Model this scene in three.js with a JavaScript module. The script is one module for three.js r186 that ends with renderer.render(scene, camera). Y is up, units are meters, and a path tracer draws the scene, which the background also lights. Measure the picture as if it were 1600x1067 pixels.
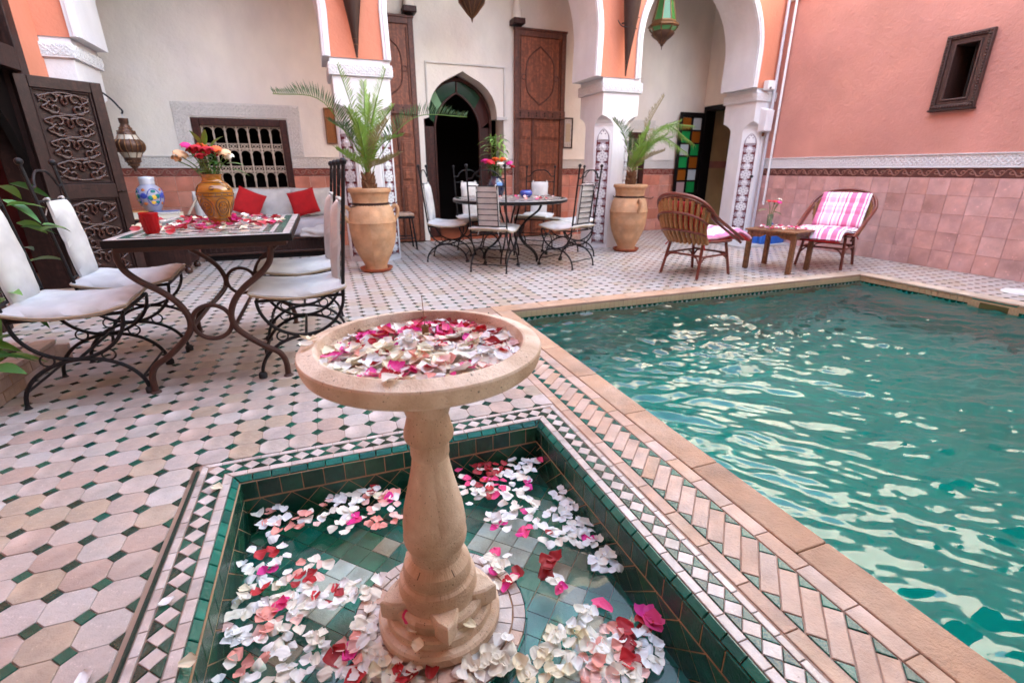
import * as THREE from 'three';
import { mergeGeometries, mergeVertices, toCreasedNormals } from 'three/addons/utils/BufferGeometryUtils.js';
import { RoundedBoxGeometry } from 'three/addons/geometries/RoundedBoxGeometry.js';

// ---------- camera, sky, sun, exposure ----------
const scene = new THREE.Scene();
const camera = new THREE.PerspectiveCamera(70.4, 1024 / 682, 0.05, 200);
const EYE = new THREE.Vector3(0, 1.07, 0);
const YAW = 20.632 * Math.PI / 180, PITCH = 19.537 * Math.PI / 180;
camera.position.copy(EYE);
camera.lookAt(EYE.x + Math.sin(YAW) * Math.cos(PITCH), EYE.y - Math.sin(PITCH), EYE.z - Math.cos(YAW) * Math.cos(PITCH));
camera.focus = 1.75; camera.userData.fStop = 3.2;
const SUN = new THREE.Vector3(-0.80, 0.62, 0.36).normalize();
{
  const W = 256, H = 128, d = new Float32Array(W * H * 4);
  for (let j = 0; j < H; j++) for (let i = 0; i < W; i++) {
    const el = ((j + 0.5) / H - 0.5) * Math.PI, y = Math.sin(el), k = (j * W + i) * 4;
    const t = Math.pow(Math.max(0, y), 0.62), az = (i + 0.5) / W * Math.PI * 2;
    const cl = 0.5 + 0.5 * Math.sin(az * 3 + 4 * y) * Math.cos(az * 2 - 5 * y + 1);   // thin high cloud
    const c = y < 0 ? [0.12, 0.11, 0.10] : [0.85 - 0.62 * t + 0.06 * cl, 0.90 - 0.58 * t + 0.05 * cl, 1.00 - 0.50 * t + 0.03 * cl];
    d[k] = c[0]; d[k + 1] = c[1]; d[k + 2] = c[2]; d[k + 3] = 1;
  }
  const sky = new THREE.DataTexture(d, W, H, THREE.RGBAFormat, THREE.FloatType);
  sky.mapping = THREE.EquirectangularReflectionMapping; sky.magFilter = THREE.LinearFilter; sky.minFilter = THREE.LinearFilter;
  sky.wrapS = THREE.RepeatWrapping; sky.needsUpdate = true;
  scene.background = sky; scene.environment = sky;
}
scene.backgroundIntensity = 1.0; scene.environmentIntensity = 1.0;
const sun = new THREE.DirectionalLight(new THREE.Color(1, 0.93, 0.83), 5);
sun.position.copy(SUN).multiplyScalar(20); sun.target.position.set(1.5, 0, -3.5);
sun.castShadow = true; sun.shadow.radius = 3; sun.shadow.mapSize.set(2048, 2048);
Object.assign(sun.shadow.camera, { left: -14, right: 14, top: 14, bottom: -14, near: 0.5, far: 60 });
scene.add(sun, sun.target);
const EXPOSURE = 10.6;

// ---------- helpers ----------
function rng(seed) { let a = seed >>> 0; return () => { a = (a + 0x6D2B79F5) | 0; let t = Math.imul(a ^ (a >>> 15), 1 | a); t = (t + Math.imul(t ^ (t >>> 7), 61 | t)) ^ t; return ((t ^ (t >>> 14)) >>> 0) / 4294967296; }; }
const V = (x, y, z) => new THREE.Vector3(x, y, z);
const PI = Math.PI;
const used = new Map();
function numbered(n) { const k = used.get(n) || 0; used.set(n, k + 1); return k ? n + '_' + String(k).padStart(3, '0') : n; }
function thing(name, label, category, [x, y, z] = [0, 0, 0], turn = 0, group) {
  const o = new THREE.Group(); o.name = numbered(name); o.position.set(x, y, z); o.rotation.y = turn;
  o.userData = { label, category }; if (group) o.userData.group = group; scene.add(o); return o;
}
function struct(name, label) { const o = new THREE.Group(); o.name = numbered(name); o.userData = { kind: 'structure' }; if (label) o.userData.label = label; scene.add(o); return o; }
function part(name, geo, mat, parent, pos) {
  const g = Array.isArray(geo) ? merge(geo) : geo;
  const m = new THREE.Mesh(g, mat); m.name = name; m.castShadow = m.receiveShadow = true;
  if (pos) m.position.set(...pos); parent.add(m); return m;
}
function merge(list) {
  const l = list.map(g => { const n = g.index ? g.toNonIndexed() : g; for (const k of Object.keys(n.attributes)) if (!['position', 'normal', 'uv'].includes(k)) n.deleteAttribute(k); if (!n.attributes.uv) n.setAttribute('uv', new THREE.BufferAttribute(new Float32Array(n.attributes.position.count * 2), 2)); return n; });
  return l.length === 1 ? l[0] : mergeGeometries(l);
}
// box-projected uv in metres
function uvm(g, s = 1, ox = 0, oy = 0) {
  const n = g.index ? g.toNonIndexed() : g, p = n.attributes.position, uv = new Float32Array(p.count * 2), a = V(), b = V(), c = V();
  for (let i = 0; i < p.count; i += 3) {
    a.fromBufferAttribute(p, i); b.fromBufferAttribute(p, i + 1); c.fromBufferAttribute(p, i + 2);
    const e = b.clone().sub(a).cross(c.clone().sub(a)), X = Math.abs(e.x), Y = Math.abs(e.y), Z = Math.abs(e.z);
    [a, b, c].forEach((q, k) => { const [u, v] = X >= Y && X >= Z ? [q.z, q.y] : Y >= Z ? [q.x, q.z] : [q.x, q.y]; uv[(i + k) * 2] = u * s + ox; uv[(i + k) * 2 + 1] = v * s + oy; });
  }
  n.setAttribute('uv', new THREE.BufferAttribute(uv, 2)); return n;
}
const box = (x0, y0, z0, x1, y1, z1) => new THREE.BoxGeometry(x1 - x0, y1 - y0, z1 - z0).translate((x0 + x1) / 2, (y0 + y1) / 2, (z0 + z1) / 2);
const rbox = (w, h, d, r, seg = 2) => new RoundedBoxGeometry(w, h, d, seg, r);
function bevelBox(x0, y0, z0, x1, y1, z1, r = 0.006) { return new RoundedBoxGeometry(x1 - x0, y1 - y0, z1 - z0, 1, Math.min(r, (x1 - x0) / 2.01, (y1 - y0) / 2.01, (z1 - z0) / 2.01)).translate((x0 + x1) / 2, (y0 + y1) / 2, (z0 + z1) / 2); }
function tube(pts, r, seg = 0, rad = 7, closed = false) {
  const P = pts.map(p => p.isVector3 ? p : V(...p));
  if (P.length === 2) return rod(P[0], P[1], r, r, rad);
  return new THREE.TubeGeometry(new THREE.CatmullRomCurve3(P, closed, 'centripetal'), seg || P.length * 5, r, rad, closed);
}
function rod(a, b, r0, r1 = r0, rad = 8) {
  a = a.isVector3 ? a : V(...a); b = b.isVector3 ? b : V(...b);
  const d = b.clone().sub(a), L = d.length(), g = new THREE.CylinderGeometry(r1, r0, L, rad, 1);
  g.applyQuaternion(new THREE.Quaternion().setFromUnitVectors(V(0, 1, 0), d.normalize())); return g.translate((a.x + b.x) / 2, (a.y + b.y) / 2, (a.z + b.z) / 2);
}
const ring = (r, t, x, y, z, axis = 'z', seg = 20, rad = 6) => { const g = new THREE.TorusGeometry(r, t, rad, seg); if (axis === 'x') g.rotateY(PI / 2); if (axis === 'y') g.rotateX(PI / 2); return g.translate(x, y, z); };
const ball = (r, x, y, z, w = 10, h = 8) => new THREE.SphereGeometry(r, w, h).translate(x, y, z);
function lathe(pr, seg = 40, smooth = 1.0) { const g = new THREE.LatheGeometry(pr.map(([r, y]) => new THREE.Vector2(Math.max(r, 0.0001), y)), seg); g.deleteAttribute('normal'); g.deleteAttribute('uv'); return uvm(toCreasedNormals(mergeVertices(g), smooth)); }
function wrapUv(g, ref) { const p = g.attributes.position, uv = g.attributes.uv; for (let i = 0; i < p.count; i += 3) { let a0 = 0; for (let k = 0; k < 3; k++) { const x = p.getX(i + k), y = p.getY(i + k), z = p.getZ(i + k); let a = Math.atan2(x, -z); if (k === 0) a0 = a; else if (a - a0 > PI) a -= 2 * PI; else if (a - a0 < -PI) a += 2 * PI; uv.setXY(i + k, a * ref, y * 1.0 + Math.hypot(x, z) * 0.9); } } return g; }
function extrude(pts, depth, bevel = 0, holes = []) {
  const s = pts instanceof THREE.Shape ? pts : new THREE.Shape(pts.map(p => new THREE.Vector2(...p)));
  for (const h of holes) s.holes.push(h instanceof THREE.Path ? h : new THREE.Path(h.map(p => new THREE.Vector2(...p))));
  return new THREE.ExtrudeGeometry(s, { depth: depth - 2 * bevel, bevelEnabled: bevel > 0, bevelSize: bevel, bevelThickness: bevel, bevelOffset: -bevel, bevelSegments: 1, curveSegments: 24 }).translate(0, 0, bevel);
}
// a convex flat tile: pts in (x,z), top face at y = 0, eased edge
function tileGeo(pts, depth = 0.008, bev = 0.0016, gap = 0.001, uo = 0, vo = 0) {
  let area = 0, cx = 0, cz = 0; const n = pts.length;
  for (let i = 0; i < n; i++) { const [x0, z0] = pts[i], [x1, z1] = pts[(i + 1) % n], w = x0 * z1 - x1 * z0; area += w; cx += (x0 + x1) * w; cz += (z0 + z1) * w; }
  if (Math.abs(area) < 1e-7) return null;
  cx /= 3 * area; cz /= 3 * area;
  const P = area > 0 ? pts.slice().reverse() : pts;
  const inset = d => P.map((p, i) => {
    const a = P[(i + n - 1) % n], b = P[(i + 1) % n];
    let e0 = [p[0] - a[0], p[1] - a[1]], e1 = [b[0] - p[0], b[1] - p[1]]; const l0 = Math.hypot(...e0) || 1, l1 = Math.hypot(...e1) || 1;
    const n0 = [e0[1] / l0, -e0[0] / l0], n1 = [e1[1] / l1, -e1[0] / l1]; let m = [n0[0] + n1[0], n0[1] + n1[1]]; const q = Math.max(0.25, (m[0] * m[0] + m[1] * m[1]) / 2);
    const s = Math.sign((cx - p[0]) * m[0] + (cz - p[1]) * m[1]) || 1; return [p[0] + s * m[0] * d / q, p[1] + s * m[1] * d / q];
  });
  const O = inset(gap), I = inset(gap + bev), pos = [], uv = [];
  const tri = (a, b, c) => { for (const q of [a, b, c]) { pos.push(...q); uv.push(q[0] + uo, q[2] + vo); } };
  for (let i = 1; i < n - 1; i++) tri([I[0][0], 0, I[0][1]], [I[i][0], 0, I[i][1]], [I[i + 1][0], 0, I[i + 1][1]]);
  for (let i = 0; i < n; i++) {
    const j = (i + 1) % n, a = [I[i][0], 0, I[i][1]], b = [I[j][0], 0, I[j][1]], c = [O[i][0], -bev, O[i][1]], d = [O[j][0], -bev, O[j][1]], e = [O[i][0], -depth, O[i][1]], f = [O[j][0], -depth, O[j][1]];
    tri(a, c, b); tri(b, c, d); tri(c, e, d); tri(d, e, f);
  }
  const g = new THREE.BufferGeometry();
  g.setAttribute('position', new THREE.Float32BufferAttribute(pos, 3)); g.setAttribute('uv', new THREE.Float32BufferAttribute(uv, 2)); g.computeVertexNormals(); return g;
}
function clip(poly, [x0, z0, x1, z1]) {
  for (const [ax, lim, sg] of [[0, x0, 1], [0, x1, -1], [1, z0, 1], [1, z1, -1]]) {
    const out = [];
    for (let i = 0; i < poly.length; i++) {
      const a = poly[i], b = poly[(i + 1) % poly.length], da = (a[ax] - lim) * sg, db = (b[ax] - lim) * sg;
      if (da >= 0) out.push(a);
      if ((da > 0 && db < 0) || (da < 0 && db > 0)) { const t = da / (da - db); out.push([a[0] + (b[0] - a[0]) * t, a[1] + (b[1] - a[1]) * t]); }
    }
    poly = out; if (poly.length < 3) return null;
  }
  return poly.filter((p, i) => Math.hypot(p[0] - poly[(i + 1) % poly.length][0], p[1] - poly[(i + 1) % poly.length][1]) > 1e-4);
}

// ---------- textures ----------
function noiseField(N, seed, base, oct, gain = 0.55) {   // tileable value noise, 0..1
  const out = new Float32Array(N * N); let amp = 1, tot = 0;
  for (let o = 0; o < oct; o++) {
    const f = base << o; if (f > N) break; const R = rng(seed + o * 101), L = new Float32Array(f * f); for (let i = 0; i < L.length; i++) L[i] = R();
    for (let y = 0; y < N; y++) { const v = y * f / N, y0 = Math.floor(v), fy = v - y0, sy = fy * fy * (3 - 2 * fy), r0 = (y0 % f) * f, r1 = ((y0 + 1) % f) * f;
      for (let x = 0; x < N; x++) { const u = x * f / N, x0 = Math.floor(u), fx = u - x0, sx = fx * fx * (3 - 2 * fx), a = x0 % f, b = (x0 + 1) % f;
        out[y * N + x] += amp * ((L[r0 + a] * (1 - sx) + L[r0 + b] * sx) * (1 - sy) + (L[r1 + a] * (1 - sx) + L[r1 + b] * sx) * sy); } }
    tot += amp; amp *= gain;
  }
  let mn = 1e9, mx = -1e9; for (const v of out) { mn = Math.min(mn, v); mx = Math.max(mx, v); }
  for (let i = 0; i < out.length; i++) out[i] = (out[i] - mn) / (mx - mn); return out;
}
function texFrom(N, fn, srgb = true, rep = 1) {
  const d = new Uint8Array(N * N * 4);
  for (let y = 0; y < N; y++) for (let x = 0; x < N; x++) { const c = fn(x, y, y * N + x), k = (y * N + x) * 4, q = typeof c === 'number' ? [c, c, c] : c; for (let j = 0; j < 3; j++) d[k + j] = Math.max(0, Math.min(255, q[j] * 255)); d[k + 3] = 255; }
  const t = new THREE.DataTexture(d, N, N, THREE.RGBAFormat); t.wrapS = t.wrapT = THREE.RepeatWrapping; t.magFilter = THREE.LinearFilter; t.minFilter = THREE.LinearMipmapLinearFilter; t.generateMipmaps = true;
  if (srgb) t.colorSpace = THREE.SRGBColorSpace; t.repeat.set(rep, rep); t.needsUpdate = true; return t;
}
const n1 = noiseField(512, 11, 4, 7), n2 = noiseField(512, 77, 3, 4), n3 = noiseField(512, 5, 32, 4, 0.8), n4 = noiseField(512, 909, 8, 5);
const again = (t, rep, repY = rep) => { const c = t.clone(); c.repeat.set(rep, repY); c.needsUpdate = true; return c; };
const T = {
  mottle: texFrom(512, (x, y, i) => { const v = 0.80 + 0.2 * (0.6 * n1[i] + 0.4 * n2[i]); return [v, v * (0.99 + 0.01 * n2[i]), v * (0.97 + 0.03 * n4[i])]; }),
  limewash: texFrom(512, (x, y, i) => { const v = 0.88 + 0.08 * n1[(y * 512 + ((x * 2) & 511))] + 0.04 * n2[i]; return [v, v * (0.988 + 0.012 * n2[i]), v * (0.975 + 0.025 * n4[i])]; }),
  grain: texFrom(512, (x, y, i) => 0.5 * n3[i] + 0.5 * n1[i], false),
  fine: texFrom(512, (x, y, i) => n3[i], false),
  zellige: texFrom(512, (x, y, i) => { const s = n4[i]; let v = 0.70 + 0.3 * n1[i] + (n3[i] > 0.80 ? 0.10 : 0); const chip = n3[i] < 0.10 ? 0.75 : 1; return [v * chip, v * chip * (0.96 + 0.04 * s), v * chip * (0.92 + 0.08 * s)]; }),
  clay: texFrom(512, (x, y, i) => { let v = 0.74 + 0.26 * n1[i]; const st = n2[i]; v *= n3[i] < 0.09 ? 0.72 : 1; return [v, v * (0.93 + 0.07 * st), v * (0.86 + 0.14 * st)]; }),
  speck: (() => { const R = rng(42), N = 1024, a = new Float32Array(N * N).fill(1); const stain = noiseField(N, 31, 4, 6);
    for (let k = 0; k < 1100; k++) { const cx = R() * N, cy = R() * N, r = 1.2 + 6.5 * R() * R() * R() * R(), e = 0.5 + R(), dk = 0.22 + 0.5 * R();
      for (let y = -8; y <= 8; y++) for (let x = -8; x <= 8; x++) if ((x * x) / (r * r * e) + (y * y) * e / (r * r) < 1) { const i = ((cy + y + N) & (N - 1)) * N + ((cx + x + N) & (N - 1)); a[i] = Math.min(a[i], dk); } }
    return texFrom(N, (x, y, i) => { const v = (0.76 + 0.24 * stain[i]) * a[i]; return [v, v * (0.9 + 0.1 * stain[i]), v * (0.82 + 0.18 * stain[i])]; }); })(),
  wood: texFrom(512, (x, y, i) => { const w = n1[i] * 26 + x * 0.02; const g = 0.5 + 0.5 * Math.sin(w + 3 * n2[i]); const f = n3[((y >> 4) * 512 + x) & 262143]; const v = 0.52 + 0.26 * g * f + 0.22 * f; return [v, v * 0.93, v * 0.88]; }),
  cloth: texFrom(256, (x, y) => 0.5 + 0.25 * Math.sin(x * PI / 4) + 0.25 * Math.sin(y * PI / 4), false),
  water: texFrom(512, (x, y, i) => n4[i] * 0.6 + n1[i] * 0.4, false),
  arabesque: (() => { const N = 256; return texFrom(N, (x, y) => { const u = (x / N) * 2 - 1, v = (y / N) * 2 - 1; let h = 0; const r = Math.hypot(u, v), a = Math.atan2(v, u);
    const petal = Math.abs(r - 0.55 - 0.25 * Math.cos(4 * a)); if (petal < 0.1) h = 1; if (r < 0.16) h = 1; if (Math.abs(r - 0.3) < 0.06) h = Math.max(h, 0.8);
    for (const [cx, cy] of [[1, 1], [-1, 1], [1, -1], [-1, -1]]) { const q = Math.hypot(u - cx, v - cy); if (Math.abs(q - 0.42) < 0.08 || q < 0.18) h = 1; } return 0.12 + 0.88 * h; }, false); })(),
  scroll: (() => { const N = 256; return texFrom(N, (x, y) => { const u = x / N, v = (y / N) * 2 - 1; const s = Math.sin(u * 2 * PI) * 0.45; let h = Math.abs(v - s) < 0.16 ? 1 : 0;
    for (const [cx, cy] of [[0.25, -0.35], [0.75, 0.35]]) { const q = Math.hypot((u - cx) * 2, v - cy); if (q < 0.17 || Math.abs(q - 0.36) < 0.09) h = 1; } if (Math.abs(v) > 0.9) h = 1; return h ? 0.95 : 0.1; }, false); })(),
};
const M = {};
function mat(key, rgb, o = {}) { const phys = ['clearcoat', 'transmission', 'sheen', 'ior', 'specularIntensity'].some(k => k in o); const m = phys ? new THREE.MeshPhysicalMaterial() : new THREE.MeshStandardMaterial(); m.color.setRGB(...rgb); m.roughness = 0.8; m.metalness = 0; Object.assign(m, o); m.name = key; return (M[key] = m); }
const bumped = (t, rep, s) => ({ bumpMap: again(t, rep), bumpScale: s });
// ---------- materials ----------
const plas = (k, c, extra = {}) => mat(k, c, { map: again(T.limewash, 0.45), roughness: 0.85, bumpMap: again(T.grain, 0.8), bumpScale: 0.006, ...extra });
plas('white_plaster', [0.82, 0.82, 0.83]); plas('cream_plaster', [0.90, 0.81, 0.72]); plas('orange_plaster', [0.70, 0.255, 0.15]);
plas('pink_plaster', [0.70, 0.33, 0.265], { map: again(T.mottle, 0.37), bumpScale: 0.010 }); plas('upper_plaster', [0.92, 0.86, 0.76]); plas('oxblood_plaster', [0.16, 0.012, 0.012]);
mat('stucco_white', [0.86, 0.87, 0.89], { map: T.limewash, roughness: 0.85, bumpMap: again(T.arabesque, 7.5), bumpScale: 0.004 });
mat('stucco_cream', [0.78, 0.72, 0.67], { map: T.limewash, roughness: 0.85, bumpMap: again(T.arabesque, 7.5), bumpScale: 0.004 });
mat('relief_white', [0.87, 0.88, 0.90], { map: again(T.mottle, 1), roughness: 0.8 });
mat('relief_cream', [0.80, 0.74, 0.69], { map: again(T.mottle, 1), roughness: 0.8 });
mat('carved_red', [0.30, 0.075, 0.055], { map: T.clay, roughness: 0.7 });
mat('carved_brown', [0.16, 0.055, 0.045], { map: T.clay, roughness: 0.7 });
mat('carved_light', [0.44, 0.22, 0.18], { map: T.clay, roughness: 0.7 });
mat('grout', [0.46, 0.33, 0.27], { map: T.clay, roughness: 0.95 });
mat('rust_grout', [0.60, 0.38, 0.24], { map: T.clay, roughness: 0.95 });
const octaTints = [[0.64, 0.60, 0.58], [0.62, 0.53, 0.49], [0.66, 0.63, 0.62], [0.60, 0.48, 0.43], [0.63, 0.56, 0.53], [0.58, 0.49, 0.40], [0.65, 0.59, 0.58]];
octaTints.forEach((c, i) => mat('octagon_tile_' + i, c, { map: again(T.zellige, 2.2), roughness: 0.34, bumpMap: again(T.grain, 3), bumpScale: 0.0025 }));
const greenTints = [[0.006, 0.095, 0.066], [0.004, 0.065, 0.05], [0.01, 0.13, 0.09], [0.012, 0.055, 0.038]];
greenTints.forEach((c, i) => mat('green_tile_' + i, c, { map: again(T.zellige, 4), roughness: 0.13, bumpMap: again(T.grain, 4), bumpScale: 0.002 }));
const basinTints = [[0.004, 0.18, 0.135], [0.004, 0.135, 0.11], [0.006, 0.22, 0.165], [0.012, 0.18, 0.10]];
basinTints.forEach((c, i) => mat('basin_tile_' + i, c, { map: again(T.zellige, 3), roughness: 0.12, bumpMap: again(T.grain, 5), bumpScale: 0.002 }));
const wallTints = [[0.010, 0.095, 0.062], [0.012, 0.12, 0.08], [0.008, 0.075, 0.052], [0.022, 0.13, 0.07]];
wallTints.forEach((c, i) => mat('basin_wall_tile_' + i, c, { map: again(T.zellige, 5), roughness: 0.16, bumpMap: again(T.grain, 6), bumpScale: 0.003 }));
const whiteTints = [[0.72, 0.66, 0.65], [0.70, 0.62, 0.60], [0.74, 0.69, 0.68]];
whiteTints.forEach((c, i) => mat('white_tile_' + i, c, { map: again(T.zellige, 3), roughness: 0.26, bumpMap: again(T.grain, 4), bumpScale: 0.002 }));
const bisqueTints = [[0.66, 0.50, 0.43], [0.62, 0.44, 0.36], [0.68, 0.53, 0.47], [0.64, 0.46, 0.35]];
bisqueTints.forEach((c, i) => mat('bisque_tile_' + i, c, { map: again(T.clay, 2.5), roughness: 0.42, bumpMap: again(T.grain, 4), bumpScale: 0.003 }));
const dadoBack = [[0.76, 0.31, 0.23], [0.73, 0.28, 0.20], [0.78, 0.36, 0.28]], dadoRight = [[0.88, 0.55, 0.53], [0.87, 0.535, 0.51], [0.89, 0.58, 0.56], [0.87, 0.52, 0.48]];
dadoBack.forEach((c, i) => mat('dado_back_' + i, c, { map: again(T.clay, 1.1), roughness: 0.36, bumpMap: again(T.grain, 2), bumpScale: 0.003 }));
dadoRight.forEach((c, i) => mat('dado_right_' + i, c, { map: again(T.zellige, 1.1), roughness: 0.28, bumpMap: again(T.grain, 2), bumpScale: 0.003 }));
mat('coping_stone', [0.62, 0.43, 0.31], { map: again(T.clay, 1.6), roughness: 0.75, bumpMap: again(T.fine, 4), bumpScale: 0.003 });
mat('coping_pale', [0.70, 0.60, 0.50], { map: again(T.clay, 1.6), roughness: 0.55 });
mat('speckled_stone', [0.78, 0.65, 0.52], { map: again(T.speck, 2.6), roughness: 0.72, bumpMap: again(T.fine, 7), bumpScale: 0.0016 });
mat('dark_iron', [0.009, 0.008, 0.009], { roughness: 0.45, specularIntensity: 0.6, bumpMap: again(T.fine, 10), bumpScale: 0.0008 });
mat('brown_iron', [0.060, 0.024, 0.016], { roughness: 0.4, specularIntensity: 0.7, bumpMap: again(T.fine, 10), bumpScale: 0.0008 });
mat('rubber', [0.018, 0.016, 0.016], { roughness: 0.8 });
mat('cream_cloth', [0.76, 0.74, 0.72], { sheen: 0.3, roughness: 0.95, bumpMap: again(T.cloth, 14), bumpScale: 0.0008, map: again(T.mottle, 2.3) });
mat('piping_cloth', [0.60, 0.48, 0.33], { roughness: 0.9, map: again(T.mottle, 3) });
mat('grey_cloth', [0.60, 0.58, 0.62], { roughness: 0.95, map: again(T.mottle, 2) });
mat('red_cloth', [0.56, 0.008, 0.012], { sheen: 0.5, roughness: 0.9, map: again(T.mottle, 4) });
mat('dark_wood', [0.062, 0.027, 0.022], { specularIntensity: 0.6, map: again(T.wood, 1.4), roughness: 0.48, bumpMap: again(T.grain, 3), bumpScale: 0.002 });
mat('carving_wood', [0.11, 0.048, 0.036], { map: again(T.wood, 2), roughness: 0.27 });
mat('black_wood', [0.010, 0.006, 0.006], { specularIntensity: 0.5, map: again(T.wood, 1.2), roughness: 0.5 });
mat('cedar_wood', [0.47, 0.155, 0.072], { map: again(T.wood, 1.3), roughness: 0.55, bumpMap: again(T.grain, 3), bumpScale: 0.002 });
mat('cedar_dark', [0.25, 0.085, 0.05], { map: again(T.wood, 1.3), roughness: 0.55 });
mat('window_wood', [0.10, 0.028, 0.018], { specularIntensity: 0.6, map: again(T.wood, 1.6), roughness: 0.5 });
mat('table_wood', [0.42, 0.21, 0.09], { map: again(T.wood, 1.8), roughness: 0.5 });
mat('turned_wood', [0.66, 0.52, 0.40], { roughness: 0.6, map: again(T.mottle, 3) });
mat('terracotta', [0.64, 0.39, 0.22], { map: again(T.clay, 2.4), roughness: 0.8, bumpMap: again(T.grain, 3), bumpScale: 0.004 });
mat('saucer_clay', [0.50, 0.125, 0.05], { map: again(T.clay, 2), roughness: 0.75 });
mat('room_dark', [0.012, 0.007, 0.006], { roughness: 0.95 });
mat('metal_grey', [0.55, 0.56, 0.60], { roughness: 0.45, metalness: 0.2 });
mat('white_plastic', [0.78, 0.78, 0.76], { roughness: 0.45 });
mat('rust_metal', [0.055, 0.026, 0.018], { roughness: 0.6, metalness: 0.5, map: again(T.clay, 5) });
mat('brass_old', [0.22, 0.11, 0.045], { roughness: 0.45, metalness: 0.6, map: again(T.clay, 4) });
mat('soil', [0.05, 0.028, 0.016], { roughness: 1, map: again(T.clay, 6), bumpMap: again(T.fine, 6), bumpScale: 0.01 });
const green = (k, c, tr = 0.25) => mat(k, c, { side: THREE.DoubleSide, roughness: 0.5, transmission: tr, thickness: 0 });
green('palm_green', [0.22, 0.39, 0.05]); green('palm_dark', [0.07, 0.15, 0.045]); green('palm_straw', [0.30, 0.25, 0.09]); green('leaf_green', [0.05, 0.20, 0.028]); green('leaf_light', [0.16, 0.34, 0.05]); green('stem_green', [0.12, 0.22, 0.03], 0.1);

// ---------- zones (metres) ----------
const LWX = -2.21, RWX = 6.53, BZ = -7.75, AZ = -6.15, WATER = -0.094;
const BAS = { x0: -0.432, x1: 0.808, z0: -1.79, z1: -0.38 };            // basin opening
const POOL = { x0: 1.314, x1: 5.39, z0: -3.53, z1: 1.2 };
const R0 = rng(7);
const pick = (R, a) => a[Math.floor(R() * a.length)];
const distEye = (x, z) => Math.hypot(x, z, 1.07);

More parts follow.
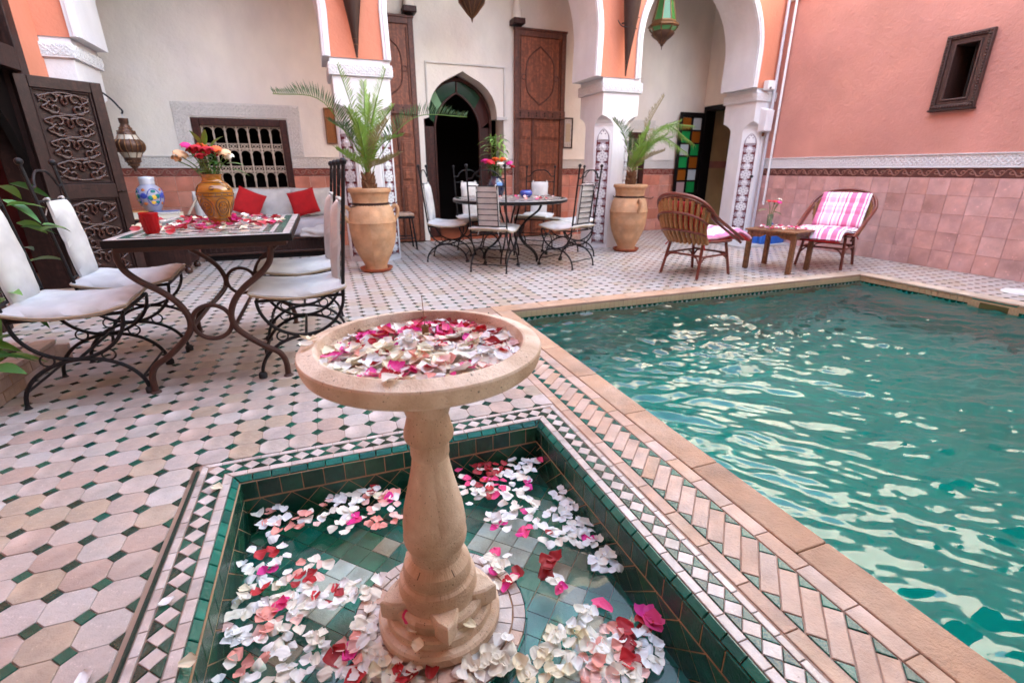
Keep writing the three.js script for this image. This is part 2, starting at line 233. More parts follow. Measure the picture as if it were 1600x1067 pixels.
// ---------- patio floor: octagons and small green squares ----------
const floor = struct('patio_floor', 'octagonal pale tiles with small green corner squares');
{
  // bed of grout below the tiles, in pieces round basin and pool
  const y = -0.004, bed = [[-3.7, -8.2, 7.2, -3.53], [-3.7, -3.53, 1.19, -1.915], [-3.7, -1.915, -0.56, 1.2], [5.52, -3.53, 7.2, 1.2], [0.93, -1.915, 1.19, 1.2]];
  part('grout_bed', bed.map(([a, b, c, d]) => uvm(box(a, y - 0.3, b, c, y, d))), M.grout, floor);
  const P = 0.11, Q = 0.111, X0 = -0.69, Z0 = -1.136, hd = 0.0255, cut = 0.0265;
  const zA = Z0 - Q * 23, zB = Z0 - Q * 7;
  const zones = [[LWX, zA, 0.933, zB], [LWX, zB, -0.578, 0.35], [-3.5, BZ, RWX, zA], [5.56, zA, RWX, 0.8]];
  const octa = (x, z) => { const a = P / 2, b = Q / 2, c = cut; return [[x - a + c, z - b], [x + a - c, z - b], [x + a, z - b + c], [x + a, z + b - c], [x + a - c, z + b], [x - a + c, z + b], [x - a, z + b - c], [x - a, z - b + c]]; };
  const dia = (x, z) => [[x - hd, z], [x, z - hd], [x + hd, z], [x, z + hd]];
  const octaG = [0, 1, 2, 3, 4, 5].map(i => tileGeo(octa(0, 0), 0.008, 0.0014, 0.0009, i * 0.37, i * 0.71)), diaG = [0, 1, 2].map(i => tileGeo(dia(0, 0), 0.008, 0.0012, 0.0008, i * 0.3, i * 0.6));
  const all = [];
  for (const zn of zones) for (let i = -26; i < 70; i++) for (let j = -64; j < 16; j++) for (const kind of [0, 1]) {
    const x = X0 + P * (i + (kind ? 0 : 0.5)), z = Z0 + Q * (j + (kind ? 0 : 0.5)), poly = kind ? dia(x, z) : octa(x, z), c = clip(poly, zn);
    if (!c || z > 0.9) continue;
    const whole = c.length === poly.length && c.every((p, k) => poly.some(q => Math.abs(q[0] - p[0]) + Math.abs(q[1] - p[1]) < 1e-6));
    const fx = Math.sin(YAW), fz = -Math.cos(YAW), ahead = (x * fx + z * fz) * Math.cos(PITCH) + 1.07 * Math.sin(PITCH), side = x * -fz + z * fx;
    const seen = ahead > 0.3 && Math.abs(side) < ahead * 1.2 && !(z > -0.75);
    all.push({ kind, x, z, c, whole, d: distEye(x, z) + (seen ? 0 : 50) });
  }
  all.sort((a, b) => a.d - b.d);
  const count = [0, 0], rest = [[], []], restCut = [[], []];
  for (const t of all) {
    const lim = 300, tone = Math.floor(R0() * (t.kind ? 4 : 7)) % (t.kind ? greenTints.length : 7), nm = t.kind ? 'green_square_tile' : 'octagon_tile', m = t.kind ? M['green_tile_' + tone] : M['octagon_tile_' + tone];
    const dy = (R0() - 0.5) * 0.0014, rx = (R0() - 0.5) * 0.006, rz = (R0() - 0.5) * 0.006;
    if (t.whole) {
      if (count[t.kind]++ < lim) { const o = part(nm, pick(R0, t.kind ? diaG : octaG), m, floor, [t.x, dy, t.z]); o.rotation.set(rx, 0, rz); }
      else rest[t.kind].push([t.x, dy, t.z, tone, rx, rz]);
    } else { const g = tileGeo(t.c, 0.008, 0.0014, 0.0009, t.x, t.z); if (g) { if (count[t.kind]++ < lim) part(nm, g, m, floor, [0, dy, 0]); else restCut[t.kind].push(g.translate(0, dy, 0)); } }
  }
  for (const k of [0, 1]) {
    const tints = k ? greenTints : octaTints, base = mat(k ? 'far_green_tile' : 'far_octagon_tile', [1, 1, 1], { map: again(T.zellige, 2.2), roughness: k ? 0.13 : 0.34 });
    const im = new THREE.InstancedMesh(k ? diaG[0] : octaG[0], base, rest[k].length), o = new THREE.Object3D(), c = new THREE.Color();
    rest[k].forEach(([x, dy, z, tone, rx, rz], n) => { o.position.set(x, dy, z); o.rotation.set(rx, 0, rz); o.updateMatrix(); im.setMatrixAt(n, o.matrix); im.setColorAt(n, c.setRGB(...tints[tone])); });
    im.name = k ? 'green_square_tiles' : 'octagon_tiles'; im.userData.kind = 'stuff'; im.castShadow = im.receiveShadow = true; floor.add(im);
    if (restCut[k].length) part(k ? 'green_square_tile_pieces' : 'octagon_tile_pieces', restCut[k], k ? M.green_tile_0 : M.octagon_tile_4, floor).userData.kind = 'stuff';
  }
}

// ---------- herringbone walk between basin and pool ----------
{
  const walk = struct('herringbone_path', 'slanted bisque tiles with green triangles along the pool'), R = rng(21);
  const zs = -3.53, ze = 0.3;
  const strip = (x0, x1, len, tints, nm, off = 0) => { for (let z = zs + off; z < ze; z += len) { const g = tileGeo([[x0, z], [x1, z], [x1, Math.min(z + len, ze)], [x0, Math.min(z + len, ze)]], 0.008, 0.0016, 0.0012, R(), R()); part(nm, g, M[pick(R, tints)], walk, [0, (R() - 0.5) * 0.001, 0]); } };
  const bq = ['bisque_tile_0', 'bisque_tile_1', 'bisque_tile_2', 'bisque_tile_3'];
  strip(0.934, 0.981, 0.155, bq, 'edging_tile'); strip(1.131, 1.19, 0.145, bq, 'edging_tile', 0.05);
  const xa = 0.983, xb = 1.129, w = xb - xa, sw = 0.0485, pitch = sw * Math.SQRT2, h = sw / Math.SQRT2;   // bricks at 45 degrees
  const L = [w - h, w - h];
  for (let z = zs - 0.1; z < ze + 0.2; z += pitch) {
    // corner order: far right, right, near left, left
    const q = [[xb - h, z], [xb, z + h], [xa + h, z + h + L[1]], [xa, z + L[1]]].map(([x, zz]) => [x, zz]);
    const cl = (p, nm, m) => { const c = clip(p, [xa, zs, xb, ze]); if (!c) return; const g = tileGeo(c, 0.008, 0.0016, 0.0016, R(), R()); if (g) part(nm, g, m, walk, [0, (R() - 0.5) * 0.0012, 0]); };
    cl(q, 'slanted_tile', M[pick(R, bq)]);
    cl([[xb, z + h - pitch], [xb, z + h], [xb - h, z]], 'green_triangle_tile', M['basin_tile_' + Math.floor(R() * 2)]);
    cl([[xa, z + L[1]], [xa + h, z + L[1] + h], [xa, z + L[1] + pitch]], 'green_triangle_tile', M['basin_tile_' + Math.floor(R() * 2)]);
  }
}

// ---------- basin with mosaic border ----------
const basin = struct('basin_surround', 'green and white zellige border and walls of the sunken basin');
{
  const R = rng(33), { x0, x1, z0, z1 } = BAS, rows = [];
  const wt = () => M['white_tile_' + Math.floor(R() * 3)], gt = () => M['green_tile_' + Math.floor(R() * 4)];
  part('mortar_bed', [box(x0 - 0.15, -0.2, z0 - 0.123, x1 + 0.128, -0.004, z0 - 0.004), box(x0 - 0.15, -0.2, z0 - 0.004, x0 - 0.004, -0.0045, z1), box(x1 + 0.004, -0.2, z0 - 0.004, x1 + 0.1265, -0.0045, z1)].map(g => uvm(g)), M.grout, basin);
  const put = (nm, pts, m) => { const g = tileGeo(pts, 0.008, 0.0013, 0.0011, R(), R()); if (g) part(nm, g, m, basin, [0, (R() - 0.5) * 0.0008, 0]); };
  // one side of the border in its own axes: s along, t outwards from the lip
  const side = (len, map, mitre0, mitre1) => {
    const rect = (s0, s1, t0, t1) => [map(s0, t0), map(s1, t0), map(s1, t1), map(s0, t1)];
    for (const [t0, t1, n] of [[0.001, 0.031, 0.075], [0.096, 0.119, 0.068]]) { const a = -t1 * mitre0, b = len + t1 * mitre1, k = Math.round((b - a) / n); for (let i = 0; i < k; i++) { const A = i ? a + (b - a) * i / k : -t0 * mitre0, B = i < k - 1 ? a + (b - a) * (i + 1) / k : len + t0 * mitre1; const A2 = i ? A : a, B2 = i < k - 1 ? B : b; put('border_tile', [map(A, t0), map(B, t0), map(B2, t1), map(A2, t1)], wt()); } }
    const tm = 0.0635, hf = 0.0305, a = -tm * mitre0, b = len + tm * mitre1, k = Math.round((b - a) / 0.0605), p = (b - a) / k;
    for (let i = 0; i <= k; i++) { const s = a + p * i; if (i < k || mitre1) if (i > 0 || mitre0 < 2) put('white_square_tile', [map(s - p / 2, tm), map(s, tm - hf), map(s + p / 2, tm), map(s, tm + hf)], wt());
      if (i < k) { put('green_triangle_tile', [map(s, tm - hf), map(s + p, tm - hf), map(s + p / 2, tm)], gt()); put('green_triangle_tile', [map(s, tm + hf), map(s + p, tm + hf), map(s + p / 2, tm)], gt()); } }
  };
  side(x1 - x0, (s, t) => [x0 + s, z0 - t], 1, 1);
  side(z1 - z0, (s, t) => [x0 - t, z0 + s], 1, 0);
  side(z1 - z0, (s, t) => [x1 + t, z0 + s], 1, 0);
  // dark kerb strip on the left
  part('kerb_strip', bevelBox(x0 - 0.132, -0.02, z0 - 0.08, x0 - 0.122, 0.003, z1, 0.003), M.green_tile_3, basin);
  // walls: sloping lip tiles, a row of squares, then tiles set as diamonds down to the floor
  const wallBox = [box(x0 - 0.1, -0.34, z0 - 0.1, x1 + 0.1, -0.024, z0 + 0.0237), box(x0 - 0.1, -0.34, z0 + 0.0237, x0 + 0.0242, -0.0245, z1), box(x1 - 0.0242, -0.34, z0 + 0.0237, x1 + 0.1, -0.0305, z1), box(x0 - 0.1, -0.34, z1, x1 + 0.1, -0.0115, z1 + 0.15), box(x0 - 0.02, -0.028, z0 - 0.02, x1 + 0.02, -0.0125, z0 - 0.004), box(x0 - 0.02, -0.028, z0 - 0.004, x0 - 0.004, -0.012, z1), box(x1 + 0.004, -0.028, z0 - 0.004, x1 + 0.02, -0.012, z1)];
  part('wall_core', wallBox.map(g => uvm(g)), M.rust_grout, basin);
  const sides = [[x1 - x0, V(x0, 0, z0), V(1, 0, 0), V(0, 0, 1)], [z1 - z0, V(x0, 0, z1), V(0, 0, -1), V(1, 0, 0)], [z1 - z0, V(x1, 0, z0), V(0, 0, 1), V(-1, 0, 0)]];
  sides.forEach(([len, o, u, nrm], si) => {
    const frame = (geo, slope, yTop, out) => { // tile geo: x along, z = down the wall, y = outwards
      const X = u.clone(), Y = nrm.clone().multiplyScalar(Math.cos(slope)).add(V(0, Math.sin(slope), 0)), Z = X.clone().cross(Y);
      const m = new THREE.Matrix4().makeBasis(X, Y, Z).setPosition(o.clone().add(V(0, yTop, 0)).addScaledVector(nrm, out)); return geo.applyMatrix4(m); };
    const down = pts => pts;
    const sgn = u.clone().cross(nrm).y > 0 ? 1 : -1;  // Z points down when the cross product does
    const tz = z => (u.clone().cross(nrm).y < 0 ? z : -z);
    for (let s = 0; s < len - 0.004; s += 0.064) { const e = Math.min(s + 0.064, len), g = tileGeo([[s, 0], [e, 0], [Math.min(e, len - 0.023), 0.029], [Math.max(s, 0.023), 0.029]], 0.006, 0.002, 0.0016, R(), R()); part('lip_tile', frame(g, 0.86, -0.001, 0.001), M['basin_tile_' + Math.floor(R() * 3)], basin); }
    const k = Math.round(len / 0.0775), p = len / k;
    for (let i = 0; i < k; i++) { const g = tileGeo([[p * i, tz(0)], [p * (i + 1), tz(0)], [p * (i + 1), tz(0.074)], [p * i, tz(0.074)]], 0.006, 0.0014, 0.0017, R(), R()); part('square_wall_tile', frame(g, 0, -0.023, si === 0 ? 0.0255 : 0.026), M['basin_wall_tile_' + Math.floor(R() * 4)], basin); }
    const D = 0.0525; for (let i = -1; i <= Math.ceil(len / (2 * D)); i++) for (let j = 0; j < 6; j++) { const cx = (i + (j % 2) * 0.5) * 2 * D + (si ? 0.02 : 0.03), cz = D * j * 1.0; const poly = clip([[cx - D, cz], [cx, cz - D], [cx + D, cz], [cx, cz + D]], [0, 0.001, len, 0.16]); if (!poly) continue; const g = tileGeo(poly.map(([a, b]) => [a, tz(b)]), 0.006, 0.0014, 0.0015, R(), R()); if (g) part('diamond_wall_tile', frame(g, 0, -0.100, si === 0 ? 0.0255 : 0.026), M['basin_wall_tile_' + Math.floor(R() * 4)], basin); }
  });
  // floor of the basin: tiles on the diagonal, a pale star, the raised ring
  const yb = -0.245, C = [0.18, -1.07]; part('floor_core', uvm(box(x0 - 0.05, -0.4, z0 - 0.05, x1 + 0.05, yb - 0.004, z1 + 0.05)), M.rust_grout, basin);
  const D = 0.058; for (let i = -30; i < 30; i++) for (let j = -30; j < 30; j++) { const cx = C[0] + (i + j) * D * 0.94, cz = C[1] + (i - j) * D * 0.94, poly = clip([[cx - D * 0.94, cz], [cx, cz - D * 0.94], [cx + D * 0.94, cz], [cx, cz + D * 0.94]], [x0, z0, x1, z1]); if (!poly) continue; const rx = Math.abs(cx - C[0]), rz = Math.abs(cz - C[1]), rr = Math.hypot(rx, rz); if (rr < 0.19) continue;
    const white = (rr > 0.36 && rr < 0.60 && Math.abs(rx - rz) < 0.13 && rr + Math.abs(rx - rz) < 0.62), tan = rr > 0.40 && rr < 0.48 && Math.min(rx, rz) < 0.16; const g = tileGeo(poly, 0.006, 0.001, 0.0012, R(), R()); if (g) part('basin_floor_tile', g, white ? wt() : tan ? M.bisque_tile_1 : M['basin_tile_' + Math.floor(R() * 4)], basin, [0, yb, 0]); }
  const yr = -0.151; part('ring_core', uvm(new THREE.CylinderGeometry(0.247, 0.249, yr - yb, 64).translate(C[0], (yr + yb) / 2 - 0.004, C[1])), M.rust_grout, basin);
  for (let k = 0; k < 2; k++) { const n = k ? 34 : 24, ra = k ? 0.213 : 0.150, rb = k ? 0.248 : 0.211; for (let i = 0; i < n; i++) { const a0 = i / n * 2 * PI + k * 0.05, a1 = (i + 1) / n * 2 * PI + k * 0.05; const pt = (r, a) => [C[0] + r * Math.cos(a), C[1] + r * Math.sin(a)]; const g = tileGeo([pt(ra, a0), pt(rb, a0), pt(rb, a1), pt(ra, a1)], 0.006, 0.001, 0.0009, R(), R()); part('ring_tile', g, R() < 0.75 ? M.white_tile_1 : M.bisque_tile_2, basin, [0, yr + 0.002, 0]); } }
  for (let i = 0; i < 30; i++) { const a = (i + 0.5) / 30 * 2 * PI, g = tileGeo([[-0.0262, 0], [0.0262, 0], [0.0262, 0.075], [-0.0262, 0.075]], 0.004, 0.001, 0.001); g.rotateX(PI / 2); g.rotateY(-a + PI / 2); part('ring_edge_tile', g, M['basin_tile_' + Math.floor(R() * 3)], basin, [C[0] + 0.2525 * Math.cos(a), yr + 0.001, C[1] + 0.2525 * Math.sin(a)]); }
}
// ---------- water ----------
function waterSheet(name, x0, x1, z0, z1, y, nx, nz, fn, m, label) {
  const g = new THREE.PlaneGeometry(x1 - x0, z1 - z0, nx, nz).rotateX(-PI / 2).translate((x0 + x1) / 2, y, (z0 + z1) / 2), p = g.attributes.position;
  for (let i = 0; i < p.count; i++) p.setY(i, y + fn(p.getX(i), p.getZ(i))); g.computeVertexNormals();
  const o = new THREE.Mesh(g, m); o.name = name; o.userData = { kind: 'structure', label }; o.receiveShadow = true; scene.add(o); return o;
}
mat('basin_water', [0.82, 0.97, 0.94], { transmission: 1, thickness: 0, roughness: 0.015, ior: 1.33 });
mat('pool_water', [0.86, 1, 0.98], { transmission: 1, thickness: 0.5, roughness: 0.012, ior: 1.42, attenuationColor: new THREE.Color(0.07, 0.79, 0.73), attenuationDistance: 1.6 });
waterSheet('basin_water', BAS.x0 - 0.004, BAS.x1 + 0.004, BAS.z0 - 0.004, BAS.z1, -0.158, 90, 90, (x, z) => 0.0010 * Math.sin(17 * x + 6 * z + Math.sin(9 * z)) + 0.0008 * Math.sin(29 * z - 11 * x + Math.sin(12 * x)) + 0.0005 * Math.sin(47 * x + 31 * z), M.basin_water, 'still clear water in the tiled basin');
const gerst = (() => { const R = rng(99), W = []; for (let i = 0; i < 90; i++) { const l = 0.04 + 0.28 * Math.pow(R(), 2.0), th = 0.25 + (R() - 0.5) * 2.0, k = 2 * PI / l; W.push([k * Math.cos(th + PI / 2), k * Math.sin(th + PI / 2), R() * 7, 0.0080 * l * (0.4 + R())]); }
  return (x, z) => { let y = 0; const wx = x + 0.10 * Math.sin(2.1 * z + 1) + 0.05 * Math.sin(5.3 * x - 3 * z), wz = z + 0.10 * Math.sin(1.7 * x) + 0.05 * Math.sin(4.7 * z + 2 * x); for (const [a, b, c, h] of W) { const s = Math.sin(a * wx + b * wz + c); y += h * (s + 0.35 * s * s); } const turb = Math.exp(-((x - 3.1) ** 2 / 1.2 + (z + 2.3) ** 2 / 0.25)); return y * (0.62 + 0.3 * turb) + turb * 0.004 * Math.sin(31 * x + 9 * Math.sin(7 * z)) * Math.sin(27 * z + 5 * Math.sin(9 * x)); }; })();
waterSheet('pool_water', POOL.x0 - 0.01, POOL.x1 + 0.01, POOL.z0 - 0.01, POOL.z1, WATER, 420, 480, gerst, M.pool_water, 'rippled turquoise water of the swimming pool');
// ---------- pool ----------
const pool = struct('pool_basin', 'turquoise swimming pool with pale stone coping');
{
  const R = rng(55), { x0, x1, z0, z1 } = POOL, d = -1.25;
  mat('pool_lining', [0.004, 0.61, 0.59], { roughness: 0.4, map: again(T.mottle, 0.6) });
  mat('ivory_tile', [0.66, 0.52, 0.34], { roughness: 0.35, map: again(T.clay, 3) });
  part('pool_shell', [box(x0 - 0.1, d - 0.2, z0 - 0.1, x1 + 0.1, d, z1), box(x0 - 0.10, d, z0 - 0.1, x0, -0.0185, z1), box(x1 + 0.006, d, z0 - 0.1, x1 + 0.1, -0.0185, z1), box(x0, d, z0 - 0.1, x1 + 0.006, -0.0185, z0 - 0.006), box(x0, d, z1 - 0.05, x1, -0.05, z1)].map(g => uvm(g)), M.pool_lining, pool);
  // coping stones
  const stone = (a, b, c, e, m) => part('coping_stone', uvm(bevelBox(a + 0.001, -0.019, b + 0.001, c - 0.001, 0.002 + R() * 0.0015, e - 0.001, 0.006), 1, R(), R()), m, pool);
  for (let z = z0; z < z1; z += 0.46) stone(x0 - 0.122, z, x0 + 0.004, Math.min(z + 0.46, z1), M.coping_stone);
  for (let x = x0 - 0.122; x < x1 + 0.14; x += 0.42) stone(x, z0 - 0.155, Math.min(x + 0.42, x1 + 0.15), z0 - 0.002, x < 3 ? M.coping_stone : M.coping_pale);
  for (let z = z0; z < z1; z += 0.45) stone(x1 - 0.012, z, x1 + 0.15, z + 0.45, M.coping_pale);
  // ivory squares and saw-tooth band at the water line
  for (let i = 0; i < 88; i++) { const a = x0 + (x1 - x0) * i / 88, b = x0 + (x1 - x0) * (i + 1) / 88; part('ivory_tile', bevelBox(a + 0.001, -0.070, z0 - 0.006, b - 0.001, -0.020, z0 + 0.002, 0.0015), M.ivory_tile, pool); }
  const tri = []; for (let i = 0; i < 74; i++) { const a = x0 + (x1 - x0) * i / 74, p = (x1 - x0) / 74; part('saw_tooth_tile', extrude([[a, -0.071], [a + p, -0.071], [a + p / 2, -0.115]], 0.007).translate(0, 0, z0 - 0.006), M.green_tile_0, pool); tri.push(extrude([[a, -0.116], [a + p / 2, -0.072], [a + p, -0.116]], 0.006).translate(-p / 2, 0, z0 - 0.0058)); }
  part('saw_tooth_ground', tri, M.white_tile_2, pool).userData.kind = 'stuff';
  const n = 56; for (let i = 0; i < n; i++) { const a = z0 + 3.0 * i / n, p = 3.0 / n; if (a > -2.52 && a < -2.22) continue; part('ivory_tile', bevelBox(x1 - 0.002, -0.070, a + 0.001, x1 + 0.006, -0.020, a + p - 0.001, 0.0015), M.ivory_tile, pool); part('saw_tooth_tile', extrude([[a, -0.071], [a + p, -0.071], [a + p / 2, -0.115]], 0.007).rotateY(-PI / 2).translate(x1 + 0.0055, 0, 0), M.green_tile_0, pool); }
  part('skimmer_plate', [box(x1 - 0.004, -0.13, -2.53, x1 + 0.005, -0.030, -2.445), box(x1 - 0.004, -0.13, -2.235, x1 + 0.005, -0.030, -2.165), box(x1 - 0.004, -0.045, -2.445, x1 + 0.005, -0.030, -2.235)], M.ivory_tile, pool); part('skimmer_flap', box(x1 - 0.001, -0.13, -2.445, x1 + 0.005, -0.045, -2.235), mat('olive_plastic', [0.12, 0.10, 0.03], { roughness: 0.5 }), pool);
  const lid = thing('skimmer_lid', 'round white lid set in the paving at the pool edge', 'lid', [5.93, 0.003, -2.43]); part('cover', lathe([[0, 0.012], [0.10, 0.012], [0.128, 0.008], [0.132, 0]], 36), M.white_plastic, lid); part('rim', ring(0.118, 0.003, 0, 0.012, 0, 'y', 36), M.white_plastic, lid);
}
// ---------- walls of the court ----------
function scrollRelief(len, h, pitch, t) {  // running scroll in low relief, in the xy plane, facing +z
  const gs = [], n = Math.max(1, Math.round(len / pitch)), p = len / n;
  for (let i = 0; i < n; i++) { const x = p * (i + 0.5), up = i % 2 ? 1 : -1, pts = [];
    for (let k = 0; k <= 14; k++) { const a = k / 14 * 4.4, r = 0.30 * p * (1 - k / 19); pts.push([x + r * Math.cos(a + 0.5) * 1.15, h / 2 + up * (r * Math.sin(a + 0.5) * 0.9 - 0.02 * h), 0]); }
    gs.push(tube(pts, t, 14, 4)); gs.push(tube([[x - p * 0.5, h / 2 - up * h * 0.32, 0], [x - p * 0.15, h / 2 - up * h * 0.36, 0], [x + p * 0.2, h / 2 - up * h * 0.1, 0], [x + p * 0.5, h / 2 + up * h * 0.32, 0]], t, 8, 4)); }
  return gs;
}
function rosetteRelief(len, h, t) {         // interlaced lozenges and small stars, facing +z
  const gs = [], n = Math.max(1, Math.round(len / (h * 0.92))), p = len / n;
  for (let i = 0; i < n; i++) { const x = p * (i + 0.5), y = h / 2;
    for (let k = 0; k < 4; k++) { const a = k * PI / 2; gs.push(ring(h * 0.13, t * 0.8, x + Math.cos(a) * h * 0.2, y + Math.sin(a) * h * 0.2, 0, 'z', 8, 4)); }
    gs.push(rod([x - p / 2, y, 0], [x, y + h * 0.42, 0], t, t, 4), rod([x, y + h * 0.42, 0], [x + p / 2, y, 0], t, t, 4), rod([x - p / 2, y, 0], [x, y - h * 0.42, 0], t, t, 4), rod([x, y - h * 0.42, 0], [x + p / 2, y, 0], t, t, 4));
    gs.push(ball(h * 0.07, x, y, 0, 6, 4)); for (const sx of [-1, 1]) for (const sy of [-1, 1]) gs.push(ring(h * 0.07, t * 0.8, x + sx * p * 0.36, y + sy * h * 0.36, 0, 'z', 7, 4)); }
  return gs;
}
// dado of a wall in its own axes (x along, y up, facing +z): tile rows, carved band, white stucco band
function dado(parent, len, place, tints, R, relief, opts = {}) {
  const rows = [0, 0.2, 0.4, 0.6, 0.8, 0.985], n = Math.round(len / (opts.w || 0.205)), p = len / n;
  const put = (nm, g, m) => { if (Array.isArray(g)) g = merge(g); g.applyMatrix4(place); return part(nm, g, m, parent); };
  for (let j = 0; j < 5; j++) for (let i = 0; i < n; i++) { if (opts.skip && opts.skip(p * i, p * (i + 1))) continue; const g = tileGeo([[p * i, -rows[j + 1]], [p * (i + 1), -rows[j + 1]], [p * (i + 1), -rows[j]], [p * i, -rows[j]]], 0.008, 0.0022, 0.0015, R(), R()).rotateX(PI / 2).translate(0, 0, 0.008 + (R() - 0.5) * 0.0015); put('dado_tile', g, M[pick(R, tints)]); }
  const runs = []; let a = 0; for (let i = 0; i < n; i++) { const s = opts.skip && opts.skip(p * i, p * (i + 1)); if (s) { if (p * i > a + 0.01) runs.push([a, p * i]); a = p * (i + 1); } } if (len > a + 0.01) runs.push([a, len]);
  for (const [s, e] of runs) {
    put('carved_band', uvm(bevelBox(s, 0.988, 0, e, 1.088, 0.008, 0.003)), M[relief[0]]); put('carved_scroll', scrollRelief(e - s, 0.09, 0.085, 0.0075).map(g => g.scale(1, 1, 0.8).translate(s, 0.993, 0.009)), M[relief[1]]).userData.kind = 'stuff';
    put('stucco_band', uvm(bevelBox(s, 1.09, 0, e, 1.238, 0.012, 0.003)), M[relief[2]]); put('stucco_tracery', rosetteRelief(e - s, 0.118, 0.0075).map(g => g.scale(1, 1, 0.6).translate(s, 1.105, 0.012)).concat([bevelBox(s, 1.226, 0.012, e, 1.238, 0.024, 0.002), bevelBox(s, 1.09, 0.012, e, 1.102, 0.022, 0.002)]), M[relief[3]]).userData.kind = 'stuff';
  }
}
const RZ = (x, z, turn) => new THREE.Matrix4().makeRotationY(turn).setPosition(x, 0, z);
{ // right wall, facing -x
  const w = struct('pink_side_wall', 'salmon pink plaster wall above a pink tiled dado'), R = rng(61);
  const zw0 = -3.95, zw1 = -3.53, sh = new THREE.Shape([[2.0, 0], [-6.15, 0], [-6.15, 3.3], [2.0, 3.3]].map(p => new THREE.Vector2(...p)));
  const hole = new THREE.Path([[-3.87, 1.77], [-3.87, 2.34], [-3.61, 2.34], [-3.61, 1.77]].map(p => new THREE.Vector2(...p)));
  part('plaster', uvm(extrude(sh, 0.3, 0, [hole]).rotateY(-PI / 2).translate(RWX + 0.3, 0, 0)), M.pink_plaster, w);
  part('upper_wall', uvm(box(RWX - 0.03, 3.3, -6.15, RWX + 0.3, 6.4, 2.0)), M.upper_plaster, w);
  part('window_recess', [box(RWX + 0.3, 1.6, -4.0, RWX + 0.7, 2.5, -3.4)].map(g => uvm(g)), M.room_dark, w);
  dado(w, 6.0, RZ(RWX, -6.13, -PI / 2), ['dado_right_0', 'dado_right_1', 'dado_right_2', 'dado_right_3'], R, ['carved_brown', 'carved_light', 'stucco_white', 'relief_white'], { w: 0.214 });
  const f = thing('small_window', 'small dark framed window high in the pink wall', 'window', [RWX, 2.055, -3.74], -PI / 2);
  const W = 0.21, H = 0.36, w2 = 0.105, h2 = 0.26;
  const frame = (a, b, c, d, z0, z1) => { const s = new THREE.Shape([[-a, -b], [a, -b], [a, b], [-a, b]].map(p => new THREE.Vector2(...p))); return extrude(s, z1 - z0, 0.006, [[[-c, -d], [-c, d], [c, d], [c, -d]]]).translate(0, 0, z0); };
  part('frame', [frame(W, H, W - 0.045, H - 0.045, 0.0, 0.05), frame(W - 0.045, H - 0.045, w2 + 0.02, h2 + 0.02, 0, 0.032), frame(w2 + 0.022, h2 + 0.022, w2, h2, -0.32, 0.042)].map(g => uvm(g)), mat('weathered_wood', [0.13, 0.065, 0.055], { map: again(T.wood, 2), roughness: 0.5 }), f);
  const beads = []; for (let i = 0; i <= 24; i++) { const y = -H + 0.022 + (2 * H - 0.044) * i / 24; beads.push(ball(0.011, -W + 0.022, y, 0.052, 6, 5), ball(0.011, W - 0.022, y, 0.052, 6, 5)); } for (let i = 1; i < 14; i++) { const x = -W + 0.022 + (2 * W - 0.044) * i / 14; beads.push(ball(0.011, x, H - 0.022, 0.052, 6, 5), ball(0.011, x, -H + 0.022, 0.052, 6, 5)); }
  part('bead_moulding', beads, M.carving_wood, f); part('sill', bevelBox(-W - 0.01, -H - 0.02, 0, W + 0.01, -H, 0.06), M.dark_wood, f);
  part('sash', uvm(bevelBox(0.02, -h2, -0.22, 0.045, h2, -0.06)), M.black_wood, f);
}
{ const b = struct('added_rear_wall'); part('plaster', uvm(box(LWX, 0, 2.4, RWX, 4.2, 2.7)), M.upper_plaster, b); part('added_shade_roof', uvm(box(LWX, 3.3, -0.8, RWX, 3.5, 2.4)), M.cedar_dark, b); }  // unseen wall and roof slab, added to shade the bowl and near floor
